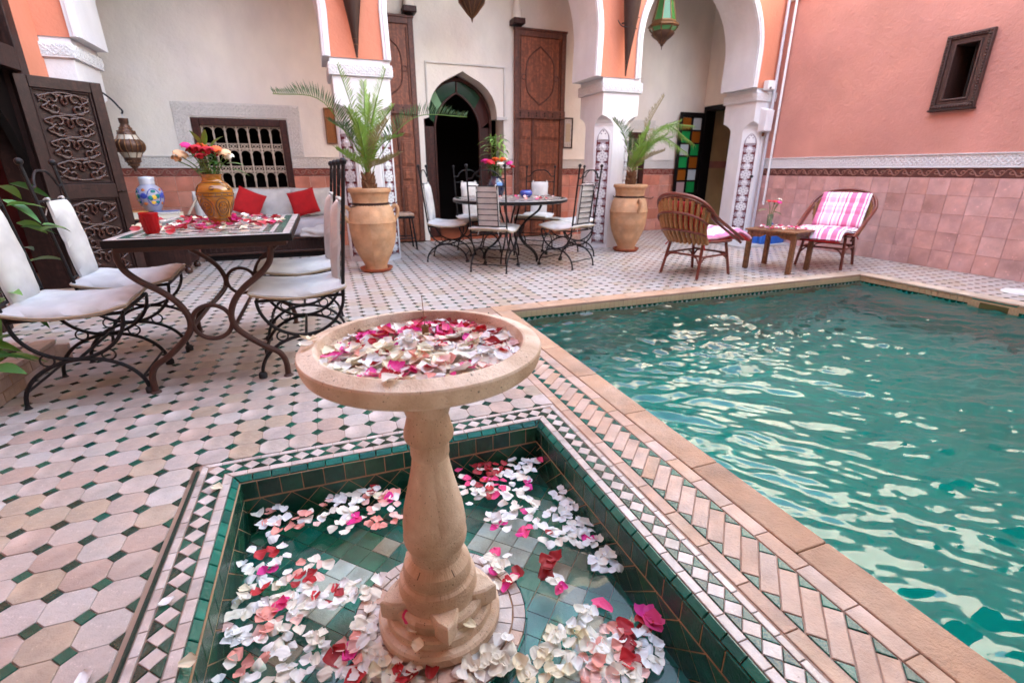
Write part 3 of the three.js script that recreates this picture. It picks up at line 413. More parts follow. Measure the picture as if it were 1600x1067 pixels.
// ---------- gallery behind the arcade ----------
{
  const w = struct('gallery_back_wall', 'cream plaster wall of the gallery with tiled dado'), R = rng(62);
  const s = new THREE.Shape([[-3.7, 0], [1.53, 0], [1.53, 1.78], [1.61, 1.80]].map(p => new THREE.Vector2(...p)));
  s.absarc(2.14, 1.84, 0.53, PI + 0.06, PI / 2 + 0.35, true); s.lineTo(2.14, 2.43); s.absarc(2.14, 1.84, 0.53, PI / 2 - 0.35, -0.04, true);
  s.lineTo(2.78, 1.82); s.lineTo(2.78, 0); s.lineTo(6.6, 0); s.lineTo(6.6, 4.3); s.lineTo(-3.7, 4.3);
  const hole = (a, b, c, d) => new THREE.Path([[a, b], [a, d], [c, d], [c, b]].map(p => new THREE.Vector2(...p)));
  part('plaster', uvm(extrude(s, 0.4, 0, [hole(-1.40, 0.72, -0.385, 1.65), hole(4.72, 0.72, 5.36, 1.64)]).translate(0, 0, BZ - 0.4)), M.cream_plaster, w);
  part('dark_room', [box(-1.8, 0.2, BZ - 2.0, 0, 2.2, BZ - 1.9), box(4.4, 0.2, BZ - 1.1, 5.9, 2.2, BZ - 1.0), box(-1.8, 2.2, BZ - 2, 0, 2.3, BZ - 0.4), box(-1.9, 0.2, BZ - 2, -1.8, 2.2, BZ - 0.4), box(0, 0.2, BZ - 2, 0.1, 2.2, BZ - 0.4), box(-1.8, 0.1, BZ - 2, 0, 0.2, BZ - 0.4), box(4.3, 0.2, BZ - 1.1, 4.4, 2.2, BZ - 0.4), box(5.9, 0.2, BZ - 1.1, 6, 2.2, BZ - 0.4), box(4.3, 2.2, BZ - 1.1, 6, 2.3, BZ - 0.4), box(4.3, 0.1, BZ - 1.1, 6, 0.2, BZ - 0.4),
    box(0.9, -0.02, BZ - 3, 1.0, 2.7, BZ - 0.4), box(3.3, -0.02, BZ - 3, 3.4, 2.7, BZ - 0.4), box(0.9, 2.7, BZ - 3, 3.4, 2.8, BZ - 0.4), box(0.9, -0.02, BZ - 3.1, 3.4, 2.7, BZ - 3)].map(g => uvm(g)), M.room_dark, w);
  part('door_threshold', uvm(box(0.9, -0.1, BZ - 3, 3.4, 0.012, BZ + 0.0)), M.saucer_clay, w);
  const skips = [[1.53, 2.78], [-1.46, -0.33], [2.92, 3.79], [4.66, 5.42], [0.58, 1.43]];
  dado(w, 9.8, RZ(-3.4, BZ, 0), ['dado_back_0', 'dado_back_1', 'dado_back_2'], R, ['carved_red', 'carved_light', 'stucco_cream', 'relief_cream'], { skip: (a, b) => skips.some(([p, q]) => (a + b) / 2 - 3.4 > p && (a + b) / 2 - 3.4 < q) });
  // raised moulding round the door arch
  part('arch_moulding', [bevelBox(1.585, 2.505, BZ, 2.80, 2.53, BZ + 0.028), bevelBox(2.775, 1.84, BZ, 2.80, 2.505, BZ + 0.028), bevelBox(1.585, 1.84, BZ, 1.61, 2.505, BZ + 0.028), bevelBox(2.66, 1.79, BZ, 2.83, 1.84, BZ + 0.03)].map(g => uvm(g)), M.relief_cream, w);
  // carved stucco round the two windows
  for (const [a, b, c] of [[-1.47, -0.33, 0], [4.66, 5.42, 1]]) { part('window_stucco', [bevelBox(a - 0.17, 1.24, BZ, a, 1.715, BZ + 0.014), bevelBox(b, 1.24, BZ, b + 0.17, 1.715, BZ + 0.014), bevelBox(a - 0.17, 1.715, BZ, b + 0.17, 1.88, BZ + 0.014)].map(g => uvm(g)), M.stucco_cream, w);
    part('stucco_tracery', [...rosetteRelief(b - a + 0.34, 0.14, 0.0055).map(g => g.translate(a - 0.17, 1.728, BZ + 0.014)), ...[a - 0.155, b + 0.015].flatMap(x => rosetteRelief(0.47, 0.14, 0.0055).map(g => g.rotateZ(PI / 2).translate(x + 0.14, 1.24, BZ + 0.014)))], M.relief_cream, w).userData.kind = 'stuff'; }
  // gallery ceiling, right end wall with doorway, left end wall
  const c = struct('gallery_ceiling'); part('ceiling_boards', uvm(box(-3.7, 4.3, BZ - 0.6, 7.0, 4.45, AZ - 0.3)), M.cream_plaster, c);
  const e = struct('gallery_end_wall', 'cream end wall of the gallery with a dark framed doorway');
  part('plaster', [box(6.6, 0, -7.36 - 0.42, 6.8, 4.3, -7.70), box(6.6, 2.13, -7.70, 6.8, 4.3, AZ), box(6.6, 0, -6.72, 6.8, 2.13, AZ)].map(g => uvm(g)), M.cream_plaster, e);
  part('passage_wall', uvm(box(6.8, 0, -7.9, 8.2, 2.5, -7.72)), mat('ochre_plaster', [0.55, 0.40, 0.20], { map: again(T.mottle, 0.8), roughness: 0.8 }), e);
  part('passage_band', uvm(box(6.8, 1.10, -7.718, 8.2, 1.22, -7.712)), M.carved_light, e);
  part('passage_dark', [box(7.35, 0, -7.70, 7.45, 2.5, -6.3), box(6.8, 2.2, -7.70, 8.2, 2.4, -6.3), box(6.8, 0, -6.3, 8.2, 2.4, -6.2)].map(g => uvm(g)), M.room_dark, e);
  const l = struct('gallery_left_end_wall'); part('plaster', uvm(box(-4.1, 0, BZ - 0.6, -3.7, 6.4, AZ + 0.4)), M.cream_plaster, l);
}
{ // left wall with the big door opening and the red room behind
  const w = struct('left_side_wall', 'orange plaster wall round the dark doorway at the left'); const dz0 = -5.60, dz1 = -4.35;
  part('plaster', [box(-2.5, 0, -6.15, LWX, 10, -5.72), box(-2.5, 0, -4.23, LWX, 10, 7), box(-2.5, 2.98, -5.72, LWX, 10, -4.23)].map(g => uvm(g)), M.orange_plaster, w);
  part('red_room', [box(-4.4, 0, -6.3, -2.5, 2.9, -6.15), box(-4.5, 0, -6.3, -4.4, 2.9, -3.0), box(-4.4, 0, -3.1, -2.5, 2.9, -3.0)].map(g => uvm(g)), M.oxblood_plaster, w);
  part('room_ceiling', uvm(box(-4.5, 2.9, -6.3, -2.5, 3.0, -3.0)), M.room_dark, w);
  part('room_plinth', uvm(box(-4.4, 0, -6.15, -2.48, 0.10, -6.08)), M.bisque_tile_3, w);
  part('door_step', uvm(bevelBox(-2.5, -0.1, dz0, LWX + 0.02, 0.03, dz1, 0.01)), M.bisque_tile_1, w);
  const f = thing('carved_door_frame', 'dark timber frame with carved panels above the left doorway', 'door frame', [LWX, 0, -4.975], PI / 2);
  part('post', uvm(bevelBox(-0.745, 0, -0.295, -0.62, 2.98, 0.03)), M.dark_wood, f); part('post', uvm(bevelBox(0.62, 0, -0.295, 0.745, 2.98, 0.03)), M.dark_wood, f);
  part('lintel', uvm(bevelBox(-0.62, 1.83, -0.2, 0.62, 2.0, 0.028)), M.dark_wood, f); part('lintel', uvm(bevelBox(-0.62, 2.86, -0.2, 0.62, 2.98, 0.028)), M.dark_wood, f);
  for (const s of [-0.31, 0, 0.31]) { part('panel', uvm(bevelBox(s - 0.15, 2.0, -0.1, s + 0.15, 2.86, -0.01)), M.dark_wood, f); part('panel_moulding', [rod([s - 0.12, 2.05, 0], [s + 0.12, 2.05, 0], 0.012), rod([s - 0.12, 2.8, 0], [s + 0.12, 2.8, 0], 0.012), rod([s - 0.12, 2.05, 0], [s - 0.12, 2.8, 0], 0.012), rod([s + 0.12, 2.05, 0], [s + 0.12, 2.8, 0], 0.012)], M.carving_wood, f); }
  part('inner_arch', uvm(extrude((() => { const s = new THREE.Shape(); s.moveTo(-0.62, 1.83); s.lineTo(-0.62, 1.0); s.quadraticCurveTo(-0.55, 1.6, 0, 1.78); s.quadraticCurveTo(0.55, 1.6, 0.62, 1.0); s.lineTo(0.62, 1.83); return s; })(), 0.06).translate(0, 0, -0.16)), M.black_wood, f);
  // the open carved leaf
  const t = thing('carved_door_leaf', 'dark open door leaf with carved scroll panels beside the left doorway', 'door', [-2.245, 0.02, -5.565], 0.70);
  const L = 0.605, H = 1.79;
  part('slab', uvm(bevelBox(0, 0, -0.045, L, H, -0.012, 0.004)), M.dark_wood, t);
  for (const [a, b, c, d] of [[0, 0, 0.085, H], [L - 0.085, 0, L, H], [0.086, 0, L - 0.086, 0.09], [0.086, 0.80, L - 0.086, 0.93], [0.086, H - 0.09, L - 0.086, H]]) part(c - a > 0.2 ? 'rail' : 'stile', uvm(bevelBox(a, b, -0.011, c, d, 0.02, 0.006)), M.dark_wood, t);
  const carve = (y0, y1, rows) => { const gs = [], cx = L / 2, h = (y1 - y0) / rows, hw = 0.185; const spiral = (x, y, r, a0, dir, turns = 1.25) => { const p = []; for (let k = 0; k <= 16; k++) { const a = a0 + dir * k / 16 * turns * 2 * PI, q = r * (1 - 0.8 * k / 16); p.push([x + q * Math.cos(a), y + q * Math.sin(a), 0.004 + 0.012 * k / 16]); } return tube(p, 0.0115, 30, 6); };
    for (let i = 0; i < rows; i++) for (const s of [-1, 1]) { const yc = y0 + h * (i + 0.5); gs.push(spiral(cx + s * 0.08, yc + h * 0.20, 0.060, s > 0 ? PI * 1.5 : PI * 1.5, s), spiral(cx + s * 0.085, yc - h * 0.22, 0.058, PI / 2, -s));
      gs.push(tube([[cx, yc - h * 0.48, 0.006], [cx + s * 0.05, yc - h * 0.45, 0.008], [cx + s * hw * 0.9, yc - h * 0.2, 0.008], [cx + s * hw * 0.65, yc, 0.01], [cx + s * hw * 0.95, yc + h * 0.22, 0.008], [cx + s * 0.05, yc + h * 0.46, 0.008], [cx, yc + h * 0.5, 0.006]], 0.0115, 36, 6));
      gs.push(tube([[cx, yc - h * 0.05, 0.006], [cx + s * 0.02, yc + h * 0.1, 0.012], [cx + s * 0.012, yc + h * 0.32, 0.014], [cx + s * 0.05, yc + h * 0.38, 0.01]], 0.013, 14, 6)); }
    for (const s of [-1, 1]) for (const [yy, q] of [[y1 - 0.035, -1], [y0 + 0.035, 1]]) gs.push(tube([[cx + s * hw, yy, 0.004], [cx + s * (hw - 0.04), yy + q * 0.005, 0.008], [cx + s * (hw - 0.01), yy + q * 0.05, 0.006]], 0.009, 10, 6));
    return gs.map(g => g.translate(0, 0, -0.008)); };
  part('panel_moulding', [[0.92, H - 0.08], [0.08, 0.81]].flatMap(([a, b]) => [bevelBox(0.088, a + 0.012, -0.011, 0.104, b - 0.012, 0.008), bevelBox(L - 0.104, a + 0.012, -0.011, L - 0.088, b - 0.012, 0.008), bevelBox(0.104, b - 0.027, -0.0105, L - 0.104, b - 0.012, 0.008), bevelBox(0.104, a + 0.012, -0.0105, L - 0.104, a + 0.027, 0.008)]), M.dark_wood, t);
  part('carved_panel', carve(0.955, H - 0.11, 4), M.carving_wood, t); part('carved_panel', carve(0.11, 0.78, 3), M.carving_wood, t);
  part('bolt', [rod([L - 0.09, 0.86, 0.03], [L - 0.02, 0.86, 0.03], 0.007), ball(0.011, L - 0.055, 0.86, 0.038)], M.rust_metal, t); part('handle_slot', bevelBox(0.25, 0.885, 0.019, 0.31, 0.892, 0.0225, 0.001), M.black_wood, t);
}
// ---------- piers ----------
mat('lattice_ground', [0.34, 0.30, 0.33], { roughness: 0.85 });  // plaster ground, with the shade of the recess put into its colour
const mat_red_ground = mat('red_ground', [0.13, 0.018, 0.022], { roughness: 0.8 });
function latticePanel(parent) {   // pierced plaster panel: stars over a ground coloured dark for recess shade, in xy, facing +z, foot at the origin
  const W = 0.20, H = 1.60, g = (n, y) => n;
  const outline = (w, h) => { const s = new THREE.Shape(); s.moveTo(-w / 2, 0.05); s.lineTo(w / 2, 0.05); s.lineTo(w / 2, h - 0.16); s.quadraticCurveTo(w / 2, h - 0.06, 0, h); s.quadraticCurveTo(-w / 2, h - 0.06, -w / 2, h - 0.16); s.lineTo(-w / 2, 0.05); return s; };
  part('panel_shade_ground', extrude(outline(W - 0.02, H - 0.01), 0.004), M.lattice_ground, parent, [0, 0, 0.001]);
  const star = (R, r, n, y) => { const s = new THREE.Shape(); for (let k = 0; k < 2 * n; k++) { const a = k / (2 * n) * 2 * PI + PI / 2, q = k % 2 ? r : R; s[k ? 'lineTo' : 'moveTo'](q * Math.cos(a), y + q * Math.sin(a)); } return s; };
  const mark = (x0, y0, x1, y1) => part('red_inlay', box(Math.min(x0, x1), y0, 0.005, Math.max(x0, x1), y1, 0.008), mat_red_ground, parent);
  for (let k = 0; k < 6; k++) { const y = 0.13 + k * 0.242, yb = y + 0.121;
    part('small_star', extrude(star(0.056, 0.040, 8, y), 0.012, 0.002), M.relief_white, parent, [0, 0, 0.005]); part('star_boss', lathe([[0.026, 0], [0.020, 0.008], [0, 0.012]], 8).rotateX(PI / 2).translate(0, y, 0), M.relief_white, parent, [0, 0, 0.016]);
    if (k < 5) { const s = star(0.080, 0.062, 8, yb); for (let i = 0; i < 8; i++) { const a = i * PI / 4 + PI / 8, h = new THREE.Path(); h.absarc(0.044 * Math.cos(a), yb + 0.044 * Math.sin(a), 0.009, 0, 2 * PI); s.holes.push(h); } const h0 = new THREE.Path(); h0.absarc(0, yb, 0.010, 0, 2 * PI); s.holes.push(h0); part('star_rosette', extrude(s, 0.012, 0.002), M.relief_white, parent, [0, 0, 0.005]); for (const q of [-1, 1]) mark(q * 0.078, yb - 0.044, q * 0.093, yb + 0.044); }
    for (const q of [-1, 1]) for (const v of [-1, 1]) { const yy = y + v * 0.052; mark(q * 0.034, yy - 0.014, q * 0.0775, yy + 0.014); mark(q * 0.076, yy - 0.038, q * 0.093, yy + 0.038); } }
  const o = outline(W + 0.018, H + 0.012); o.holes.push(new THREE.Path(outline(W - 0.02, H - 0.02).getPoints(12).reverse())); part('panel_border', extrude(o, 0.011), M.relief_white, parent, [0, 0, 0.001]);
  part('pointed_head', extrude((() => { const s = new THREE.Shape([[-0.07, 1.435], [0.07, 1.435], [0.06, 1.50], [0, 1.575], [-0.06, 1.50]].map(p => new THREE.Vector2(...p))); for (const [x, yy, r] of [[0, 1.545, 0.012], [-0.028, 1.51, 0.009], [0.028, 1.51, 0.009]]) { const h = new THREE.Path(); h.absarc(x, yy, r, 0, 2 * PI); s.holes.push(h); } return s; })(), 0.012, 0.002), M.relief_white, parent, [0, 0, 0.005]);
}
function pier(x0, x1, label, faces, capDetail) {
  const w = x1 - x0, d = 0.62, c = 0.185, t = thing('arcade_pier', label, 'pillar', [(x0 + x1) / 2, 0, AZ - d / 2]);
  const oct = (cc, e = 0) => { const a = w / 2 + e, b = d / 2 + e; return [[-a + cc, b], [a - cc, b], [a, b - cc], [a, -b + cc], [a - cc, -b], [-a + cc, -b], [-a, -b + cc], [-a, b - cc]]; };
  const pos = [], levels = [[0, c], [1.62, c], [1.66, c * 0.93], [1.70, c * 0.72], [1.735, c * 0.36], [1.755, 0.004], [2.03, 0.004]].map(([y, cc]) => oct(cc).map(([x, z]) => [x, y, z]));
  for (let l = 0; l + 1 < levels.length; l++) for (let i = 0; i < 8; i++) { const j = (i + 1) % 8, A = levels[l][i], B = levels[l][j], C = levels[l + 1][j], D = levels[l + 1][i]; pos.push(...A, ...B, ...C, ...A, ...C, ...D); }
  const g = new THREE.BufferGeometry(); g.setAttribute('position', new THREE.Float32BufferAttribute(pos, 3)); g.computeVertexNormals();
  part('shaft', uvm(g), M.white_plaster, t);
  part('capital', [bevelBox(-w / 2 - 0.03, 2.03, -d / 2 - 0.03, w / 2 + 0.03, 2.15, d / 2 + 0.03, 0.006)].map(g => uvm(g)), M.stucco_white, t);
  part('capital_tracery', [...rosetteRelief(w + 0.05, 0.10, 0.006).map(g => g.translate(-w / 2 - 0.025, 2.04, d / 2 + 0.031)), ...[1, -1].flatMap(s => rosetteRelief(d + 0.05, 0.10, 0.006).map(g => g.translate(-d / 2 - 0.025, 2.04, 0).rotateY(s * PI / 2).translate(s * (w / 2 + 0.031), 0, 0)))], M.relief_white, t);
  part('impost', [bevelBox(-w / 2 - 0.012, 2.15, -d / 2 - 0.0, w / 2 + 0.012, 2.20, d / 2 - 0.01, 0.006)].map(g => uvm(g)), M.white_plaster, t);
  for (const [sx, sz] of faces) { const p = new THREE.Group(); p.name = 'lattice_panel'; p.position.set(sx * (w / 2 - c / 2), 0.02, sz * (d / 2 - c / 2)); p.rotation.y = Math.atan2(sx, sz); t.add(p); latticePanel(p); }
  return t;
}
pier(-2.42, -1.99, 'white arcade pier half hidden by the dark carved door leaf', [[1, 1]]);
pier(0.25, 0.86, 'white arcade pier behind the wider palm pot with orange wall above', [[-1, 1], [1, 1]]);
pier(3.59, 4.14, 'white arcade pier between the round table and the smaller palm pot', [[-1, 1], [1, 1]]);
pier(6.19, 6.78, 'white arcade pier in the corner against the pink wall', [[-1, 1]]);
{ // ---------- arcade wall above the piers ----------
  const w = struct('arcade_wall', 'white arches with orange panels above the piers');
  const arches = [[-0.855, 1.035, 2.60], [2.165, 1.285, 2.64], [5.09, 0.97, 2.62]], y0 = 2.2, top = 6.4;
  const edge = ([cx, r, cy], e = 0, n = 40) => { const p = [], rr = r + e; const aa = Math.asin((cy - y0 - 0.3) / rr) * 0.6; p.push([cx - rr * 0.992, y0]); for (let k = 0; k <= n; k++) { const a = PI + aa - (PI + 2 * aa) * k / n; p.push([cx + rr * Math.cos(a), cy + rr * Math.sin(a) * 1.03]); } p.push([cx + rr * 0.992, y0]); return p; };
  const pts = [[-2.5, y0]]; for (const a of arches) pts.push(...edge(a)); pts.push([6.83, y0], [6.83, top], [-3.72, top], [-3.72, y0]);
  part('wall', uvm(extrude(pts, 0.62).translate(0, 0, AZ - 0.62)), M.white_plaster, w);
  for (const a of arches) { const o = edge(a, 0.085), i = edge(a, 0.004).reverse(); part('arch_border', uvm(extrude([...o, ...i], 0.03, 0.004).translate(0, 0, AZ)), M.white_plaster, w); const o2 = edge(a, 0.055), i2 = edge(a, 0.024).reverse(); part('arch_moulding', uvm(extrude([...o2, ...i2], 0.014, 0.004).translate(0, 0, AZ + 0.03)), M.white_plaster, w); }
  // orange plaster fields between the arches
  const eR = edge(arches[0], 0.088).slice(20), fields = [];
  const fld = (L, Rr, xa, xb) => { const l = L ? edge(L, 0.088, 40).slice(21) : null, r = Rr ? edge(Rr, 0.088, 40).slice(0, 22) : null; const q = []; if (l) q.push(...l); else q.push([xa, 3.8], [xa, y0]); if (r) q.push(...r); else q.push([xb, y0], [xb, 3.8]); return q; };
  part('orange_field', uvm(extrude(fld(null, arches[0], -2.5), 0.006).translate(0, 0, AZ)), M.orange_plaster, w);
  part('orange_field', uvm(extrude(fld(arches[0], arches[1]), 0.006).translate(0, 0, AZ)), M.orange_plaster, w);
  part('orange_field', uvm(extrude(fld(arches[1], arches[2]), 0.006).translate(0, 0, AZ)), M.orange_plaster, w);
  part('orange_field', uvm(extrude(fld(arches[2], null, 0, 6.53), 0.006).translate(0, 0, AZ)), M.orange_plaster, w);
  part('upper_wall', uvm(box(-2.5, 4.02, AZ + 0.0, 6.50, 6.4, AZ + 0.05)), M.upper_plaster, w);
}
// ---------- windows and doors of the gallery ----------
function latticeWindow(x0, x1, y0, y1, label, full) {
  const t = thing('lattice_window', label, 'window', [(x0 + x1) / 2, y0, BZ]), w = (x1 - x0) / 2, h = y1 - y0, f = 0.09;
  part('frame', [bevelBox(-w, 0, -0.1, -w + f, h, 0.03, 0.008), bevelBox(w - f, 0, -0.1, w, h, 0.03, 0.008), bevelBox(-w + f, h - f, -0.1, w - f, h, 0.028, 0.008), bevelBox(-w + f, 0, -0.1, w - f, f, 0.028, 0.008)].map(g => uvm(g)), M.window_wood, t);
  const iw = w - f, n = full ? 7 : 4, p = 2 * iw / n, rows = 3, rh = (h - 2 * f) / rows;
  for (let i = 0; i <= n; i++) { const x = -iw + p * i, pr = []; for (let k = 0; k <= rows * 12; k++) { const u = (k % 12) / 12, r = 0.011 + 0.006 * (u === 0 ? 1 : 0) + 0.005 * Math.max(0, Math.sin(u * PI * 4)) * (u > 0.5 ? 1 : 0.3); pr.push([r, k / 12 * rh]); } part('turned_bar', lathe(pr, 8).translate(x, f, -0.04), M.turned_wood, t); }
  for (let j = 0; j <= rows; j++) { part('cross_bar', rod([-iw, f + rh * j, -0.04], [iw, f + rh * j, -0.04], 0.012, 0.012, 6), M.turned_wood, t); if (j === rows) continue; const gs = []; for (let i = 0; i < n; i++) { const x = -iw + p * (i + 0.5), yb = f + rh * j; for (const s of [-1, 1]) gs.push(ring(0.018, 0.006, x + s * 0.021, yb + 0.034, -0.04, 'z', 10, 5)); gs.push(rod([x - p / 2, yb + 0.062, -0.04], [x + p / 2, yb + 0.062, -0.04], 0.007, 0.007, 5)); const a = []; for (let k = 0; k <= 8; k++) a.push([x + (p / 2 - 0.012) * Math.cos(PI * k / 8), yb + rh - 0.052 + 0.04 * Math.sin(PI * k / 8), -0.04]); gs.push(tube(a, 0.007, 10, 5)); } part('scroll_row', gs, M.turned_wood, t); }
  return t;
}
latticeWindow(-1.455, -0.335, 0.68, 1.70, 'wide window with pale turned-wood lattice above the white bench', true);
latticeWindow(4.665, 5.415, 0.68, 1.68, 'dark framed lattice window partly hidden behind the smaller palm', false);
function tallLeaf(x0, x1, label, flip) {
  const w = x1 - x0, t = thing('tall_door_leaf', label, 'door', [x0, 0.02, BZ + 0.045]), H = 2.99;
  const mx = u => flip ? w - u : u, B = (a, b, c, d, z0, z1, r = 0.006) => uvm(bevelBox(Math.min(mx(a), mx(c)), b, z0, Math.max(mx(a), mx(c)), d, z1, r));
  part('slab', B(0, 0, w, H, 0, 0.03), M.cedar_wood, t);
  for (const q of [[0, 0, 0.075, H], [w - 0.075, 0, w, H], [0.075, H - 0.075, w - 0.075, H]]) part('stile', B(...q, 0.03, 0.055), M.cedar_dark, t);
  part('top_moulding', B(-0.01, H, w + 0.01, H + 0.03, 0, 0.07), M.cedar_dark, t);
  part('middle_rail', B(0.0, 1.80, w, 1.92, 0.056, 0.078), M.cedar_dark, t);
  const ov = [], cx = w / 2; for (const s of [-1, 1]) ov.push(tube([[cx, 2.80, 0.033], [mx(cx + s * 0.20) , 2.62, 0.033], [mx(cx + s * 0.235), 2.40, 0.033], [mx(cx + s * 0.2), 2.17, 0.033], [cx, 2.0, 0.033]].map(p => V(...p)), 0.012, 30, 6)); ov.push(tube([[0.10, 1.96, 0.033], [0.10, 2.88, 0.033]].map(p => V(...p)), 0.01), tube([[w - 0.10, 1.96, 0.033], [w - 0.10, 2.88, 0.033]].map(p => V(...p)), 0.01), ring(0.035, 0.008, mx(cx + 0.27), 2.38, 0.035, 'z', 16, 6), ring(0.035, 0.008, mx(cx - 0.27), 2.38, 0.035, 'z', 16, 6));
  part('oval_moulding', ov, M.cedar_dark, t);
  const panels = []; for (const [a, c] of [[0.09, 0.27], [0.33, w - 0.09]]) for (const [b, d] of [[0.10, 0.36], [0.42, 0.84], [0.90, 1.05], [1.11, 1.45], [1.51, 1.74]]) { if (c - a > 0.2 && b === 0.90) continue; panels.push([a, b, c, c - a > 0.2 && b === 0.42 ? 1.05 : d]); }
  for (const [a, b, c, d] of panels) part('panel', [B(a, b, c, d, 0.03, 0.044), B(a + 0.025, b + 0.025, c - 0.025, d - 0.025, 0.044, 0.058, 0.008)], M.cedar_wood, t);
  part('wicket_edge', B(0.285, 0.04, 0.315, 1.80, 0.03, 0.062), M.cedar_dark, t);
  for (const y of [1.84, 1.88]) part('stud_row', Array.from({ length: 6 }, (_, i) => ball(0.012, 0.08 + i * (w - 0.16) / 5, y, 0.078, 7, 5)), M.rust_metal, t);
  return t;
}
tallLeaf(2.93, 3.775, 'tall reddish door leaf folded back right of the arched doorway', false);
tallLeaf(0.60, 1.435, 'tall reddish door leaf folded back behind the wider palm', true);
for (const [x, l] of [[1.39, 'plaster cone on a wood block above the door leaf behind the wider palm'], [2.965, 'plaster cone on a wood block above the door leaf right of the archway']]) {
  const t = thing('door_pivot_bracket', l, 'bracket', [x, 3.06, BZ + 0.09]); part('block', uvm(bevelBox(-0.09, 0, -0.09, 0.09, 0.075, 0.11, 0.01)), M.window_wood, t); part('underside', lathe([[0, -0.03], [0.05, -0.025], [0.07, 0]], 20), M.black_wood, t); part('cone', lathe([[0.075, 0.075], [0.07, 0.14], [0.045, 0.30], [0.025, 0.42], [0, 0.45]], 24), M.cream_plaster, t); }
{ // arched inner door frame with stained glass
  const z = BZ - 0.36, t = thing('arched_door_frame', 'brown arched door frame with stained glass in the dark archway', 'door frame', [2.12, 0, z]);
  const arc = (r, cy, pt, hw, bot) => { const p = [[-hw, bot], [-hw, cy]]; for (let k = 0; k <= 20; k++) { const a = PI - PI * k / 20; p.push([r * Math.cos(a), cy + r * Math.sin(a) + pt * (1 - Math.abs(Math.cos(a)))]); } p.push([hw, cy], [hw, bot]); return p; };
  const ringShape = (o, i, d) => uvm(extrude([...o, ...i.slice().reverse()], d, 0.005));
  part('outer_frame', ringShape(arc(0.56, 1.78, 0.05, 0.56, 0.02), arc(0.515, 1.78, 0.05, 0.515, 0.02), 0.07), M.window_wood, t);
  part('inner_frame', ringShape(arc(0.375, 1.68, 0.14, 0.375, 0.02), arc(0.345, 1.68, 0.14, 0.345, 0.02), 0.06), M.window_wood, t);
  mat('green_glass', [0.018, 0.065, 0.032], { roughness: 0.12, map: again(T.mottle, 3) }); mat('yellow_glass', [0.20, 0.36, 0.20], { roughness: 0.12 }); mat('maroon_glass', [0.05, 0.012, 0.01], { roughness: 0.15 });  // the narrow pale pane has a light reflection put into its colour
  const seg = (a0, a1) => { const o = [], i = []; for (let k = 0; k <= 10; k++) { const a = a0 + (a1 - a0) * k / 10; o.push([0.513 * Math.cos(a), 1.78 + 0.513 * Math.sin(a) + 0.05 * (1 - Math.abs(Math.cos(a)))]); i.push([0.376 * Math.cos(a), 1.68 + 0.376 * Math.sin(a) + 0.14 * (1 - Math.abs(Math.cos(a)))]); } return extrude([...o, ...i.reverse()], 0.02).translate(0, 0, 0.02); };
  part('glass_pane', seg(PI * 0.5, PI * 0.72), M.green_glass, t); part('glass_pane', seg(PI * 0.72, PI * 0.80), M.yellow_glass, t); part('glass_pane', seg(PI * 0.80, PI * 0.94), M.green_glass, t); part('glass_pane', seg(PI * 0.23, PI * 0.5), M.green_glass, t); part('glass_pane', seg(0, PI * 0.23), M.maroon_glass, t);
  part('glazing_bar', rod([0, 2.19, 0.05], [0, 2.34, 0.05], 0.014), M.window_wood, t);
  for (const s of [-1, 1]) part('side_panel', uvm(box(s > 0 ? 0.376 : -0.513, 0.02, 0.01, s > 0 ? 0.513 : -0.376, 1.70, 0.04)), M.window_wood, t);
}
{ // doorway on the right end wall and its glazed leaf
  const t = thing('dark_door_frame', 'dark timber door frame on the end wall behind the corner pier', 'door frame', [6.6, 0, -7.21], -PI / 2);
  part('jamb', uvm(bevelBox(-0.49, 0, -0.18, -0.42, 2.12, 0.03)), M.black_wood, t); part('jamb', uvm(bevelBox(0.42, 0, -0.18, 0.49, 2.12, 0.03)), M.black_wood, t); part('head', uvm(bevelBox(-0.42, 2.05, -0.18, 0.42, 2.12, 0.03)), M.black_wood, t);
  const d = thing('glazed_door_leaf', 'open dark door leaf with coloured glass squares behind the smaller palm', 'door', [6.56, 0.02, -7.66], PI);
  const W = 0.52, H = 2.0; part('stile', uvm(bevelBox(0, 0, -0.02, 0.055, H, 0.02)), M.black_wood, d); part('stile', uvm(bevelBox(W - 0.055, 0, -0.02, W, H, 0.02)), M.black_wood, d); part('stile', uvm(bevelBox(W / 2 - 0.022, 0.62, -0.018, W / 2 + 0.022, H - 0.08, 0.018)), M.black_wood, d); part('bottom_panel', uvm(bevelBox(0.055, 0, -0.015, W - 0.055, 0.64, 0.015)), M.black_wood, d); part('rail', uvm(bevelBox(0.055, H - 0.08, -0.02, W - 0.055, H, 0.02)), M.black_wood, d);
  const gl = { w: mat('clear_glass', [0.45, 0.48, 0.48], { roughness: 0.3 }), o: mat('amber_glass', [0.26, 0.075, 0.01], { roughness: 0.2 }), g: mat('bright_green_glass', [0.015, 0.25, 0.06], { roughness: 0.2 }), p: mat('rose_glass', [0.42, 0.26, 0.24], { roughness: 0.2 }) };
  const cols = ['gp', 'wo', 'og', 'gw', 'og', 'wo'], rh = (H - 0.08 - 0.64) / 6; cols.forEach((c, j) => { for (let i = 0; i < 2; i++) part('glass_pane', box(i ? 0.283 : 0.056, 0.655 + rh * j, -0.006, i ? W - 0.056 : 0.237, 0.63 + rh * (j + 1), 0.006), gl[c[i]], d); part('glazing_bar', uvm(bevelBox(0.055, 0.625 + rh * j, -0.016, W - 0.055, 0.655 + rh * j, 0.016, 0.003)), M.black_wood, d); });
}
